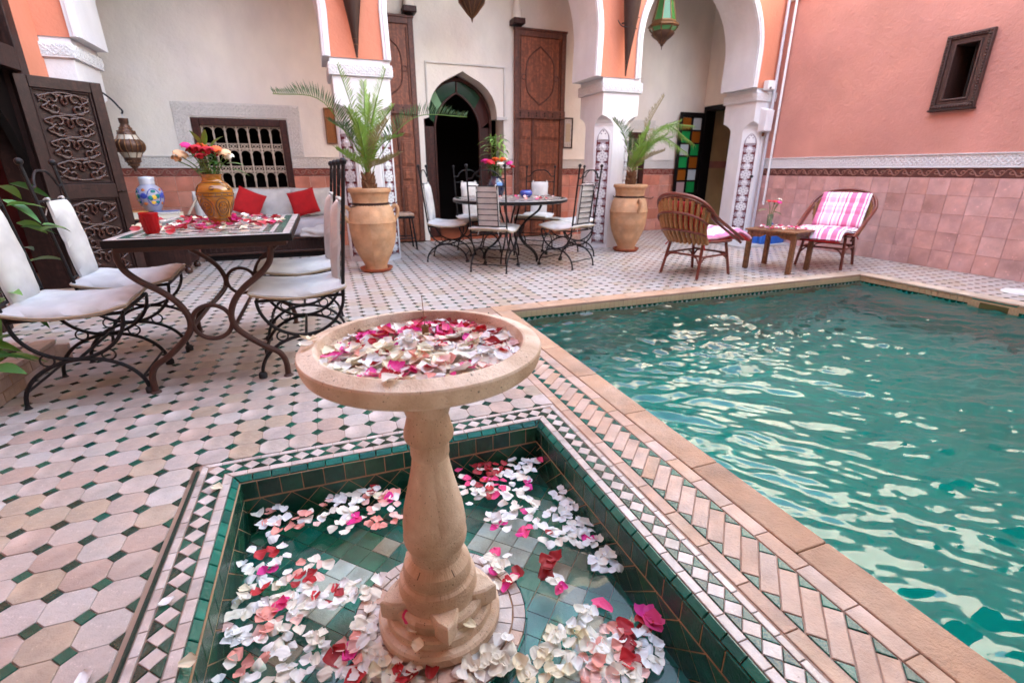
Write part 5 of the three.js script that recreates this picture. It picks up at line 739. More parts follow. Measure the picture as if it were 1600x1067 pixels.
// ---------- mosaic table ----------
{
  const x0 = -0.945, x1 = -0.165, z0 = -3.85, z1 = -2.66, H = 0.775, t = thing('mosaic_table', 'rectangular green and white mosaic table on curved iron legs', 'table', [(x0 + x1) / 2, 0, (z0 + z1) / 2]), w = (x1 - x0) / 2, d = (z1 - z0) / 2, R = rng(88);
  mat('iron_edge', [0.006, 0.005, 0.005], { roughness: 0.45, specularIntensity: 0.5, bumpMap: again(T.grain, 5), bumpScale: 0.002 });
  part('slab', uvm(box(-w + 0.006, H - 0.034, -d + 0.006, w - 0.006, H - 0.006, d - 0.006)), M.grout, t);
  part('rim', [bevelBox(-w, H - 0.038, d - 0.008, w, H - 0.001, d, 0.003), bevelBox(-w, H - 0.038, -d, w, H - 0.001, -d + 0.008, 0.003), bevelBox(-w, H - 0.038, -d + 0.008, -w + 0.008, H - 0.001, d - 0.008, 0.003), bevelBox(w - 0.008, H - 0.038, -d + 0.008, w, H - 0.001, d - 0.008, 0.003)].map(g => uvm(g)), M.iron_edge, t);
  part('apron', [bevelBox(-w + 0.03, H - 0.062, d - 0.04, w - 0.03, H - 0.038, d - 0.028, 0.003), bevelBox(-w + 0.03, H - 0.062, -d + 0.028, w - 0.03, H - 0.038, -d + 0.04, 0.003), bevelBox(-w + 0.03, H - 0.062, -d + 0.04, -w + 0.042, H - 0.038, d - 0.04, 0.003), bevelBox(w - 0.042, H - 0.062, -d + 0.04, w - 0.03, H - 0.038, d - 0.04, 0.003)].map(g => uvm(g)), M.brown_iron, t);
  let off = 0.009; const sw = [[0.036, 'w'], [0.042, 'g'], [0.022, 'w'], [0.034, 'g'], [0.022, 'w']];
  for (const [bw, c] of sw) { const a = off, b = off + bw; for (const s of [-1, 1]) { for (let z = -d + a; z < d - a - 0.01; z += 0.12) { const e = Math.min(z + 0.12, d - a), g = tileGeo([[s * (w - b), z], [s * (w - a), z], [s * (w - a), e], [s * (w - b), e]], 0.006, 0.001, 0.0008, R(), R()); if (g) part('mosaic_tile', g, c === 'w' ? M['white_tile_' + Math.floor(R() * 3)] : M['basin_tile_' + Math.floor(R() * 2)], t, [0, H, 0]); }
    for (let x = -w + b; x < w - b - 0.01; x += 0.12) { const e = Math.min(x + 0.12, w - b), g = tileGeo([[x, s * (d - b)], [e, s * (d - b)], [e, s * (d - a)], [x, s * (d - a)]], 0.006, 0.001, 0.0008, R(), R()); if (g) part('mosaic_tile', g, c === 'w' ? M['white_tile_' + Math.floor(R() * 3)] : M['basin_tile_' + Math.floor(R() * 2)], t, [0, H, 0]); } } off = b; }
  const iw = w - off, id = d - off, nx = 10, nz = 17, small = { w: [], g: [], b: [] }; for (let i = 0; i < nx; i++) for (let j = 0; j < nz; j++) { const a = -iw + 2 * iw * i / nx, b = -id + 2 * id * j / nz, c = (i + j) % 2 ? 'w' : (i * 3 + j) % 5 === 0 ? 'b' : 'g'; small[c].push(tileGeo([[a, b], [a + 2 * iw / nx, b], [a + 2 * iw / nx, b + 2 * id / nz], [a, b + 2 * id / nz]], 0.006, 0.001, 0.0008).translate(0, H, 0)); }
  part('mosaic_field', small.w, M.white_tile_1, t).userData.kind = 'stuff'; part('mosaic_field', small.g, M.green_tile_2, t).userData.kind = 'stuff'; part('mosaic_field', small.b, M.bisque_tile_3, t).userData.kind = 'stuff';
  const cx = t.position.x, Lc = [[-0.915, 0.735], [-0.922, 0.69], [-0.908, 0.63], [-0.862, 0.575], [-0.780, 0.512], [-0.722, 0.447], [-0.692, 0.366], [-0.702, 0.306], [-0.752, 0.244], [-0.826, 0.180], [-0.885, 0.139], [-0.908, 0.089], [-0.910, 0.004]];
  for (const zz of [-2.735, -3.775]) { const z = zz - t.position.z; for (const s of [0, 1]) part('curved_leg', tube(Lc.map(([x, y]) => [s ? -(x + 0.605) - 0.605 - cx + 0.01 : x - cx, y, z]), 0.0155, 70, 9), M.brown_iron, t);
    part('leg_ring', ring(0.088, 0.0115, -0.598 - cx + 0.001, 0.342, z, 'z', 36, 8), M.brown_iron, t); for (const s of [0, 1]) part('foot_pad', lathe([[0, 0], [0.026, 0], [0.022, 0.007], [0.016, 0.012]], 14).translate((s ? -0.29 : -0.91) - cx, 0, z), M.brown_iron, t); }
  for (const x of [-0.70, -0.50]) part('stretcher', rod([x - cx, 0.31, -2.735 - t.position.z], [x - cx, 0.31, -3.775 - t.position.z], 0.010), M.brown_iron, t);
  const g = thing('red_glass', 'small ribbed red drinking glass on the corner of the mosaic table', 'glass', [-0.80, H + 0.002, -2.88]); mat('red_glass_body', [0.52, 0.004, 0.008], { roughness: 0.12, specularIntensity: 0.6, transmission: 0.35, thickness: 0 });
  part('tumbler', lathe([[0, 0], [0.029, 0], [0.031, 0.004], [0.041, 0.097], [0.0395, 0.098], [0.030, 0.008], [0, 0.008]], 28), M.red_glass_body, g); const rib = []; for (let k = 0; k < 16; k++) { const a = k / 16 * 2 * PI; rib.push(rod([0.031 * Math.cos(a), 0.008, 0.031 * Math.sin(a)], [0.0395 * Math.cos(a + 0.25), 0.08, 0.0395 * Math.sin(a + 0.25)], 0.0018, 0.0018, 5)); } part('cut_ribs', rib, M.red_glass_body, g);
}
// ---------- flowers ----------
function rose(r, m, R) { const gs = []; for (let l = 0; l < 3; l++) for (let k = 0; k < 5 + l; k++) { const a = k / (5 + l) * 2 * PI + l, g = new THREE.SphereGeometry(r * (0.55 + 0.16 * l), 6, 4, 0, PI * 0.9, 0.3, PI * 0.42); g.scale(1, 1.0, 0.6).rotateX(-0.3 - 0.34 * l).translate(0, 0, r * 0.28 * l).rotateY(a); gs.push(g.translate(0, -0.06 * l * r, 0)); } gs.push(new THREE.SphereGeometry(r * 0.42, 8, 6)); return merge(gs); }
function leafGeo(L, W, bend = 0.3) { const pos = [], idx = [], n = 6; for (let i = 0; i <= n; i++) { const u = i / n, w = W * Math.pow(Math.sin(PI * Math.pow(u, 0.8)), 0.9) * 0.5 + 0.0006, y = -bend * L * u * u; pos.push(-w, y + w * 0.35, u * L, 0, y, u * L, w, y + w * 0.35, u * L); } for (let i = 0; i < n; i++) for (const q of [0, 1]) { const a = i * 3 + q; idx.push(a, a + 3, a + 1, a + 1, a + 3, a + 4); } const g = new THREE.BufferGeometry(); g.setAttribute('position', new THREE.Float32BufferAttribute(pos, 3)); g.setIndex(idx); g.computeVertexNormals(); g.setAttribute('uv', new THREE.BufferAttribute(new Float32Array(pos.length / 3 * 2), 2)); return g; }
const FM = { r: mat('flower_red', [0.50, 0.006, 0.02], { side: THREE.DoubleSide, roughness: 0.7 }), o: mat('flower_orange', [0.80, 0.13, 0.02], { side: THREE.DoubleSide, roughness: 0.7 }), y: mat('flower_apricot', [0.82, 0.50, 0.26], { side: THREE.DoubleSide, roughness: 0.7 }), m: mat('flower_pink', [0.68, 0.02, 0.22], { side: THREE.DoubleSide, roughness: 0.7 }), w: mat('flower_white', [0.82, 0.76, 0.62], { side: THREE.DoubleSide, roughness: 0.7 }) };
function bouquet(t, y, heads, seed, leaves) { const R = rng(seed); for (const [x, hy, z, r, c] of heads) { const o = part('flower_head', rose(r, null, R), FM[c], t, [x, hy, z]); o.rotation.set((R() - 0.5) * 0.5 + z * 2, R() * 6, (R() - 0.5) * 0.5 - x * 2); part('stem', tube([[x * 0.12, y - 0.06, z * 0.12], [x * 0.5, (y + hy) / 2, z * 0.5], [x, hy - r * 0.2, z]], 0.0035, 10, 5), M.stem_green, t); }
  for (let i = 0; i < leaves; i++) { const a = R() * 2 * PI, h = y + 0.02 + R() * 0.16, o = part('leaf', leafGeo(0.07 + 0.05 * R(), 0.03, 0.4), R() < 0.4 ? M.leaf_light : M.leaf_green, t, [0.02 * Math.cos(a) + (R() - 0.5) * 0.06, h, 0.02 * Math.sin(a) + (R() - 0.5) * 0.06]); o.rotation.set(-0.5 * R(), a, (R() - 0.5), 'YXZ'); } }
{
  const v = thing('yellow_vase', 'round amber glazed vase with painted arabesques on the mosaic table', 'vase', [-0.565, 0.777, -3.26]); mat('amber_glaze', [0.46, 0.18, 0.014], { roughness: 0.16, clearcoat: 0.6, map: again(T.mottle, 5) }); mat('brown_slip', [0.07, 0.022, 0.005], { roughness: 0.3 });
  const prof = [[0, 0], [0.048, 0], [0.052, 0.008], [0.053, 0.02], [0.062, 0.05], [0.078, 0.09], [0.090, 0.13], [0.094, 0.165], [0.090, 0.195], [0.074, 0.218], [0.056, 0.230], [0.050, 0.242], [0.051, 0.262], [0.056, 0.270], [0.050, 0.270], [0.044, 0.24]];
  part('body', lathe(prof, 44), M.amber_glaze, v); const rad = y => { for (let i = 1; i < prof.length; i++) if (prof[i][1] >= y) { const [r0, y0] = prof[i - 1], [r1, y1] = prof[i]; return r0 + (r1 - r0) * (y - y0) / Math.max(1e-4, y1 - y0); } return 0.05; }; const on = (a, y) => [(rad(y) + 0.0004) * Math.cos(a), y, (rad(y) + 0.0004) * Math.sin(a)], orn = [];
  for (const y of [0.03, 0.155, 0.172, 0.225]) { const p = []; for (let k = 0; k < 32; k++) p.push(on(k / 32 * 2 * PI, y)); orn.push(tube(p, 0.002, 64, 4, true)); }
  for (let m = 0; m < 6; m++) { const a0 = m * PI / 3; for (const q of [1, 0.62]) { const p = []; for (let k = 0; k < 20; k++) { const b = k / 20 * 2 * PI; p.push(on(a0 + 0.44 * q * Math.cos(b), 0.095 + 0.05 * q * Math.sin(b))); } orn.push(tube(p, 0.0021, 40, 4, true)); } for (let k = 0; k < 5; k++) { const b = k / 5 * 2 * PI; orn.push(ball(0.004, ...on(a0 + 0.14 * Math.cos(b), 0.095 + 0.016 * Math.sin(b)), 5, 4)); } for (const sg of [-1, 1]) { const p = []; for (let k = 0; k <= 10; k++) { const b = k / 10 * 4.5; p.push(on(a0 + 0.5 + sg * 0.16 * (1 - k / 13) * Math.sin(b), 0.195 + 0.012 * (1 - k / 13) * Math.cos(b))); } orn.push(tube(p, 0.002, 20, 4)); } for (let k = 0; k < 3; k++) orn.push(ball(0.0035, ...on(a0 + k * 0.35, 0.1635), 5, 4)); }
  part('painted_ornament', orn, M.brown_slip, v);
  const b = thing('rose_bouquet', 'bouquet of red, orange and apricot roses in the amber vase', 'flowers', [-0.565, 0.777, -3.26]);
  b.scale.set(0.86, 0.9, 0.86); bouquet(b, 0.27, [[-0.045, 0.445, 0.07, 0.04, 'r'], [0.02, 0.43, 0.09, 0.048, 'r'], [-0.02, 0.40, 0.10, 0.035, 'r'], [-0.10, 0.46, 0.05, 0.03, 'm'], [-0.14, 0.41, 0.04, 0.042, 'y'], [-0.165, 0.385, 0.05, 0.03, 'y'], [0.065, 0.44, 0.08, 0.035, 'o'], [0.105, 0.42, 0.06, 0.04, 'y'], [0.12, 0.40, 0.03, 0.035, 'w'], [-0.07, 0.43, 0.03, 0.04, 'r'], [0.05, 0.42, 0.0, 0.04, 'r'], [-0.02, 0.46, 0.0, 0.035, 'o']], 31, 34);
  for (const [x, y, ry, rx] of [[0.0, 0.46, 0.4, -1.2], [-0.02, 0.46, -0.5, -1.1], [0.03, 0.45, 1.2, -0.9], [0.10, 0.36, 1.3, -0.2], [0.12, 0.33, 1.6, 0.1]]) { const o = part('leaf', leafGeo(0.11, 0.035, 0.3), M.leaf_light, b, [x, y, 0.02]); o.rotation.set(rx, ry, 0, 'YXZ'); }
  // small things on the other tables
  const p = thing('dark_vase', 'dark blue glazed vase with flowers on the round table', 'vase', [2.03, 0.752, -5.95]); mat('blue_glaze', [0.012, 0.016, 0.045], { roughness: 0.12, clearcoat: 0.8 }); part('body', lathe([[0, 0], [0.07, 0], [0.10, 0.06], [0.112, 0.12], [0.10, 0.18], [0.07, 0.22], [0.075, 0.245], [0.062, 0.245]], 32), M.blue_glaze, p); part('painted_patch', ball(0.04, 0, 0, 0).scale(1, 0.7, 0.2).translate(0.01, 0.15, 0.104), mat('pale_blue_glaze', [0.16, 0.32, 0.62], { roughness: 0.15 }), p);
  const q = thing('mixed_bouquet', 'bouquet of red and orange flowers with bamboo leaves on the round table', 'flowers', [2.03, 0.752, -5.95]); bouquet(q, 0.24, [[-0.15, 0.41, 0.05, 0.055, 'm'], [-0.10, 0.40, 0.08, 0.06, 'r'], [-0.03, 0.43, 0.08, 0.05, 'o'], [0.05, 0.43, 0.07, 0.055, 'o'], [0.02, 0.38, 0.1, 0.045, 'w'], [0.12, 0.42, 0.05, 0.04, 'w'], [0.15, 0.39, 0.06, 0.045, 'm'], [0.19, 0.35, 0.05, 0.04, 'r']], 32, 26); { const R = rng(9); for (let i = 0; i < 46; i++) { const o = part('leaf', leafGeo(0.13, 0.028, 0.5), R() < 0.6 ? M.leaf_light : M.palm_green, q, [(R() - 0.5) * 0.22, 0.48 + 0.22 * R(), (R() - 0.5) * 0.14]); o.rotation.set(-0.6 + R() * 0.8, R() * 6.3, 0, 'YXZ'); } part('stem', [-0.05, 0, 0.05].map(x => tube([[x * 0.3, 0.2, 0], [x, 0.5, 0], [x * 1.3, 0.72, 0]], 0.006, 10, 5)), M.stem_green, q); }
  const c = thing('blue_bowl', 'small round blue bowl on the round table', 'bowl', [2.33, 0.752, -5.70]); part('bowl', lathe([[0, 0], [0.045, 0], [0.075, 0.03], [0.08, 0.06], [0.06, 0.085], [0.05, 0.085], [0.068, 0.06], [0.06, 0.03], [0, 0.02]], 28), mat('cobalt_glaze', [0.03, 0.06, 0.33], { roughness: 0.15, clearcoat: 0.7 }), c);
  const s = thing('bud_glass', 'slim clear glass with water on the small wooden table', 'glass', [4.68, 0.452, -4.20]); mat('thin_glass', [0.75, 0.85, 0.75], { transmission: 0.9, thickness: 0, roughness: 0.05 }); part('tumbler', lathe([[0, 0], [0.026, 0], [0.032, 0.15], [0.030, 0.15], [0.025, 0.006]], 20), M.thin_glass, s); part('water', lathe([[0, 0.008], [0.025, 0.008], [0.028, 0.10], [0, 0.10]], 16), M.stem_green, s);
  const f = thing('rose_posy', 'four small red and cream roses in the slim glass', 'flowers', [4.68, 0.452, -4.20]); bouquet(f, 0.13, [[-0.08, 0.29, 0.02, 0.028, 'r'], [-0.01, 0.285, 0.03, 0.030, 'r'], [0.045, 0.275, 0.04, 0.032, 'm'], [0.09, 0.30, 0.0, 0.03, 'w']], 34, 6);
}
// ---------- round table, small table, stool ----------
{
  const t = thing('round_table', 'round stone topped table on curved iron legs in front of the archway', 'table', [2.13, 0, -5.72]); mat('grey_stone', [0.36, 0.33, 0.32], { roughness: 0.35, map: again(T.zellige, 3) });
  part('top', lathe([[0, 0.722], [0.66, 0.722], [0.69, 0.73], [0.69, 0.742], [0.682, 0.75], [0, 0.75]], 72, 0.5), M.grey_stone, t); part('rim', lathe([[0.65, 0.70], [0.692, 0.712], [0.694, 0.738], [0.688, 0.7405], [0.686, 0.715], [0.65, 0.705]], 72, 0.5), M.dark_iron, t);
  const tr = []; for (let k = 0; k < 40; k++) { const a = k / 40 * 2 * PI, g = tileGeo([[-0.035, 0], [0.035, 0], [0, -0.05]], 0.004, 0.0008, 0.0008); g.rotateY(-a - PI / 2); tr.push(g.translate(0.62 * Math.cos(a), 0.7535, 0.62 * Math.sin(a))); } part('mosaic_border', tr, M.green_tile_1, t).userData.kind = 'stuff';
  for (let k = 0; k < 4; k++) { const a = k * PI / 2 + 0.6, P = [[0.40, 0.72], [0.36, 0.62], [0.24, 0.52], [0.14, 0.40], [0.13, 0.30], [0.20, 0.20], [0.30, 0.12], [0.34, 0.05], [0.345, 0]]; for (const o of [-0.03, 0.03]) part('curved_leg', tube(P.map(([r, y]) => [r * Math.cos(a + o / Math.max(r, 0.12)), y, r * Math.sin(a + o / Math.max(r, 0.12))]), 0.011, 40, 7), M.dark_iron, t); } part('leg_hoop', [ring(0.15, 0.009, 0, 0.36, 0, 'y', 28, 6), ring(0.42, 0.009, 0, 0.695, 0, 'y', 40, 6)], M.dark_iron, t);
  const s = thing('wooden_side_table', 'small square wooden table with scalloped apron beside the rattan chairs', 'table', [4.775, 0, -4.10], 0.286), w = 0.265, d = 0.285, H = 0.45;
  part('top', uvm(bevelBox(-w, H - 0.022, -d, w, H, d, 0.005)), M.table_wood, s); for (const sx of [-1, 1]) for (const sz of [-1, 1]) part('leg', uvm(bevelBox(sx * (w - 0.045) - 0.024, 0, sz * (d - 0.045) - 0.024, sx * (w - 0.045) + 0.024, H - 0.022, sz * (d - 0.045) + 0.024, 0.004)), M.table_wood, s);
  const apr = L => { const q = [[-L, H - 0.0225], [-L, H - 0.10]]; for (let k = 0; k <= 12; k++) { const u = k / 12; q.push([-L + 0.03 + (2 * L - 0.06) * u, H - 0.095 + 0.035 * Math.sin(PI * u) + 0.008 * Math.cos(6 * PI * u)]); } q.push([L, H - 0.10], [L, H - 0.0225]); return uvm(extrude(q, 0.02)); };
  for (const q of [-1, 1]) { part('apron', apr(w - 0.07).translate(0, 0, q * (d - 0.045) - 0.01), M.table_wood, s); part('apron', apr(d - 0.07).rotateY(PI / 2).translate(q * (w - 0.045) - 0.01, 0, 0), M.table_wood, s); }
  const b = thing('bar_stool', 'small dark stool with a padded seat beside the folded door leaf', 'stool', [1.02, 0, -7.12]); part('seat', uvm(bevelBox(-0.15, 0.46, -0.15, 0.15, 0.50, 0.15, 0.012)), M.bisque_tile_1, b); part('seat_rim', bevelBox(-0.152, 0.43, -0.152, 0.152, 0.459, 0.152, 0.004), M.dark_iron, b); for (const sx of [-1, 1]) for (const sz of [-1, 1]) part('leg', rod([sx * 0.16, 0, sz * 0.16], [sx * 0.12, 0.44, sz * 0.12], 0.012), M.dark_iron, b); part('foot_rail', [rod([-0.145, 0.16, 0.145], [0.145, 0.16, 0.145], 0.008), rod([-0.145, 0.16, -0.145], [0.145, 0.16, -0.145], 0.008)], M.dark_iron, b);
}
// ---------- rattan chairs ----------
mat('rattan_pole', [0.20, 0.045, 0.028], { roughness: 0.35, map: again(T.mottle, 4) }); mat('split_cane', [0.74, 0.42, 0.17], { roughness: 0.5, map: again(T.wood, 3) });
const stripe = texFrom(256, (x, y, i) => { const u = (x / 256) % 1, pat = [[0.0, 0.13, 1], [0.17, 0.20, 1], [0.26, 0.40, 2], [0.46, 0.49, 1], [0.55, 0.62, 2], [0.66, 0.70, 1], [0.76, 0.90, 1], [0.94, 0.96, 2]]; let c = [0.95, 0.91, 0.93]; for (const [a, b, k] of pat) if (u >= a && u < b) c = k === 1 ? [0.88, 0.50, 0.66] : [0.94, 0.76, 0.85]; const cr = (y / 256 * 2) % 1; if (cr < 0.10) c = c.map((q, j) => q * [0.97, 0.86, 0.92][j]); const v = 0.93 + 0.07 * n3[(y * 512 + x) & 262143]; return c.map(q => q * v); });
mat('striped_cloth', [1, 1, 1], { map: stripe, roughness: 0.95, sheen: 0.3 }); mat('red_pad', [0.62, 0.03, 0.035], { roughness: 0.9, map: again(T.mottle, 4) });
function rattanChair(label, pos, turn, back) {
  const t = thing('rattan_armchair', label, 'armchair', pos, turn, 'rattan armchairs by the pool'), C = M.rattan_pole, w = 0.24;
  const rk = back ? 1 : 0.75, hoop = u => V(0.335 * Math.sin(u * 1.45), 0.845 - 0.15 * u * u - 0.04 * u ** 4, -0.32 - 0.18 * rk + 0.20 * u * u), low = u => V(0.255 * Math.sin(u * 1.5), 0.37, -0.255 * Math.cos(u * 1.5) * (Math.abs(u) > 1 ? 1 : 1)), foot = u => V(0.25 * Math.sin(u * 1.45), 0.355, -0.28 + 0.14 * u * u);
  const full = [V(-0.30, 0.375, 0.34), V(-0.315, 0.47, 0.13)]; for (let k = -12; k <= 12; k++) full.push(hoop(k / 12)); full.push(V(0.315, 0.47, 0.13), V(0.30, 0.375, 0.34));
  part('arm_rim', tube(full, 0.0175, 90, 8), C, t); part('arm_rim', tube(full.map(p => p.clone().multiply(V(0.95, 1, 0.97)).add(V(0, -0.034, 0.0))), 0.014, 90, 8), C, t);
  for (let k = -6; k <= 6; k++) { const u = k / 6 * 0.86, a = foot(u), b = hoop(u).add(V(0, -0.03, 0)).multiply(V(0.96, 1, 0.98)), m = a.clone().lerp(b, 0.45).add(V(0, -0.01, -0.045)); part('split_cane', tube([a, m, b], 0.0195, 10, 6), M.split_cane, t); }
  for (const f of [0.30, 0.66]) { const p = []; for (let k = -12; k <= 12; k++) { const u = k / 12 * 0.95; p.push(foot(u).lerp(hoop(u), f).add(V(0, -0.01, -0.062))); } part('back_band', tube(p, 0.012, 40, 6), C, t); }
  const L = []; for (let k = -14; k <= 14; k++) L.push(low(k / 14)); L.push(V(w, 0.37, 0.22), V(-w, 0.37, 0.22)); part('seat_rim', tube(L, 0.014, 90, 7, true), C, t);
  const seat = []; for (let k = -5; k <= 5; k++) seat.push(rod([k * 0.042, 0.365, -0.22], [k * 0.042, 0.365, 0.22], 0.012, 0.012, 5)); part('seat_slats', seat, M.split_cane, t);
  const legs = [[-1, 1], [1, 1], [-1, -1], [1, -1]]; for (const [sx, sz] of legs) { part('leg', rod([sx * 0.235, 0, sz * 0.27], [sx * 0.20, 0.37, sz * 0.19], 0.016), C, t); part('leg_brace', [tube([[sx * 0.225, 0.14, sz * 0.245], [sx * 0.17, 0.21, sz * 0.235], [sx * 0.12, 0.225, sz * 0.225]], 0.009, 10, 6), tube([[sx * 0.225, 0.14, sz * 0.245], [sx * 0.22, 0.2, sz * 0.18], [sx * 0.21, 0.225, sz * 0.12]], 0.009, 10, 6)], C, t); }
  for (const s of [-1, 1]) { part('stretcher', rod([-0.215, 0.23, s * 0.225], [0.215, 0.23, s * 0.225], 0.011), C, t); part('stretcher', rod([s * 0.218, 0.22, -0.225], [s * 0.218, 0.22, 0.225], 0.011), C, t); }
  // striped tufted pad: seat, droop in front, and backrest
  const pad = (W, th, path, nx, tufts) => { const cur = new THREE.CatmullRomCurve3(path), N = nx * 3, pos = [], uv = [], idx = [], M2 = 14; for (const top of [1, -1]) for (let i = 0; i <= N; i++) { const u = i / N, p = cur.getPointAt(u), tg = cur.getTangentAt(u), nr = V(0, -tg.z, tg.y).normalize(); if (nr.y < 0 && Math.abs(nr.y) > 0.4) nr.multiplyScalar(-1); for (let j = 0; j <= M2; j++) { const v = j / M2 * 2 - 1, e = Math.pow(Math.max(0, (1 - v ** 4) * (1 - (2 * u - 1) ** 6)), 0.5), q = 1 - 0.45 * Math.pow(Math.abs(Math.cos(u * PI * tufts)), 10) - 0.25 * Math.pow(Math.abs(Math.cos((v + 1) * PI * 1.5)), 10), h = top * th / 2 * (0.3 + 0.7 * e) * (top > 0 ? q : 1); pos.push(v * W / 2, p.y + nr.y * h, p.z + nr.z * h); uv.push(j / M2 * 1.25, u * 2); } }
    const S = (N + 1) * (M2 + 1); for (let i = 0; i < N; i++) for (let j = 0; j < M2; j++) { const a = i * (M2 + 1) + j, b = a + 1, c = a + M2 + 1, d = c + 1; idx.push(a, c, b, b, c, d, S + a, S + b, S + c, S + b, S + d, S + c); }
    for (let i = 0; i < N; i++) for (const j of [0, M2]) { const a = i * (M2 + 1) + j, c = a + M2 + 1; idx.push(a, S + a, c, c, S + a, S + c); } for (let j = 0; j < M2; j++) for (const i of [0, N]) { const a = i * (M2 + 1) + j; idx.push(a, a + 1, S + a, S + a, a + 1, S + a + 1); }
    const g = new THREE.BufferGeometry(); g.setAttribute('position', new THREE.Float32BufferAttribute(pos, 3)); g.setAttribute('uv', new THREE.Float32BufferAttribute(uv, 2)); g.setIndex(idx); g.computeVertexNormals(); return g; };
  part('seat_pad', pad(0.48, 0.08, [V(0, 0.415, -0.20), V(0, 0.405, 0.0), V(0, 0.425, 0.20), V(0, 0.445, 0.38), V(0, back ? 0.43 : 0.40, 0.52), V(0, 0.36, 0.60)], 8, 5), M.striped_cloth, t);
  part('back_pad', pad(back ? 0.50 : 0.44, 0.085, back ? [V(0, 0.44, -0.16), V(0, 0.62, -0.29), V(0, 0.81, -0.435)] : [V(0, 0.44, -0.17), V(0, 0.60, -0.26), V(0, 0.77, -0.355)], 8, 3), back ? M.striped_cloth : M.red_pad, t);
  part('pad_underside', pad(0.465, 0.05, [V(0, 0.392, -0.19), V(0, 0.38, 0.0), V(0, 0.40, 0.20), V(0, 0.415, 0.38), V(0, back ? 0.40 : 0.37, 0.515), V(0, 0.335, 0.59)], 6, 1), M.red_pad, t);
  part('pad_ties', [rod([-0.20, 0.38, -0.19], [-0.25, 0.30, -0.22], 0.006), rod([0.20, 0.38, -0.19], [0.25, 0.30, -0.22], 0.006)], M.red_pad, t);
  return t;
}
rattanChair('rattan armchair seen from behind with its cane back and red cushion', [3.73, 0, -4.22], PI / 2 + 0.22, false);
rattanChair('rattan armchair with a pink and white striped cushion by the pink wall', [5.52, 0, -4.08], -PI / 2 + 0.42, true);
// ---------- palms in jars ----------
function jar(x, z, label, seed) {
  const t = thing('terracotta_jar', label, 'plant pot', [x, 0, z], seed), S = M.terracotta;
  part('saucer', lathe([[0, 0.002], [0.15, 0.002], [0.176, 0.03], [0.178, 0.042], [0.166, 0.042], [0.15, 0.018], [0, 0.016]], 40), M.saucer_clay, t);
  const pr = [[0, 0.018], [0.118, 0.018], [0.122, 0.03], [0.118, 0.06], [0.128, 0.085], [0.150, 0.13], [0.185, 0.20], [0.216, 0.28], [0.238, 0.37], [0.248, 0.46], [0.250, 0.53], [0.254, 0.536], [0.250, 0.548], [0.240, 0.61], [0.222, 0.675], [0.196, 0.712], [0.187, 0.725], [0.188, 0.76], [0.197, 0.81], [0.206, 0.835], [0.212, 0.842], [0.222, 0.848], [0.226, 0.866], [0.220, 0.884], [0.205, 0.888], [0.196, 0.86], [0.18, 0.74], [0, 0.80]];
  part('body', lathe(pr, 56, 0.7), S, t); part('soil', lathe([[0, 0.845], [0.195, 0.842]], 24), M.soil, t);
  for (const a of [0.4, 0.4 + PI]) { const c = Math.cos(a), s = Math.sin(a), p = [[0.225, 0.66], [0.262, 0.70], [0.290, 0.68], [0.285, 0.60], [0.25, 0.54]]; part('handle', tube(p.map(([r, y]) => [r * c, y, r * s]), 0.020, 24, 8), S, t); }
  part('iron_band', [ring(0.190, 0.006, 0, 0.735, 0, 'y', 40, 6), ring(0.190, 0.006, 0, 0.712, 0, 'y', 40, 6), lathe([[0.190, 0.712], [0.1935, 0.712], [0.1935, 0.735], [0.190, 0.735]], 40)], M.rust_metal, t);
  const hk = []; for (const a of [0.15, PI - 0.2]) { const c = Math.cos(a), s = Math.sin(a); hk.push(tube([[0.19 * c, 0.723, 0.19 * s], [0.25 * c, 0.715, 0.25 * s], [0.31 * c, 0.71, 0.31 * s], [0.335 * c, 0.735, 0.335 * s]], 0.005, 16, 5)); } part('hook', hk, M.rust_metal, t);
  return t;
}
function frond(R, path, len, n, wid, droop, u0, fw, rise) {
  const cur = new THREE.CatmullRomCurve3(path), pos = [], idx = []; let base = 0;
  for (let i = 0; i < n; i++) { const u = u0 + (0.99 - u0) * i / (n - 1), p = cur.getPointAt(u), tg = cur.getTangentAt(u), up = Math.abs(tg.y) > 0.95 ? V(1, 0, 0) : V(0, 1, 0), sd = tg.clone().cross(up).normalize(), nr = sd.clone().cross(tg).normalize();
    const L = len * (0.55 + 0.45 * Math.sin(PI * Math.min(1, 0.12 + u * 0.95))) * (0.85 + 0.3 * R()) * (u > 0.85 ? 0.75 : 1);
    for (const s of [-1, 1]) { const sp = 0.55 + 0.25 * (1 - u) + 0.2 * R(), d = sd.clone().multiplyScalar(s * sp).add(tg.clone().multiplyScalar(fw)).add(nr.clone().multiplyScalar(droop > 0.8 ? -0.15 : rise + 0.4 * R())).normalize(), mid = p.clone().addScaledVector(d, L * 0.5).add(V(0, -droop * L * 0.12, 0)), tip = p.clone().addScaledVector(d, L).add(V(0, -droop * L * (0.35 + 0.3 * R()), 0)), wv = d.clone().cross(nr).normalize().multiplyScalar(wid), fold = nr.clone().multiplyScalar(wid * 0.6);
      for (const q of [p.clone().addScaledVector(wv, 0.5), p.clone().addScaledVector(wv, -0.5), mid.clone().add(wv).add(fold), mid, mid.clone().sub(wv).add(fold), tip]) pos.push(q.x, q.y, q.z);
      idx.push(base, base + 3, base + 2, base, base + 1, base + 3, base + 1, base + 4, base + 3, base + 2, base + 3, base + 5, base + 3, base + 4, base + 5); base += 6; } }
  const g = new THREE.BufferGeometry(); g.setAttribute('position', new THREE.Float32BufferAttribute(pos, 3)); g.setIndex(idx); g.computeVertexNormals(); return g;
}
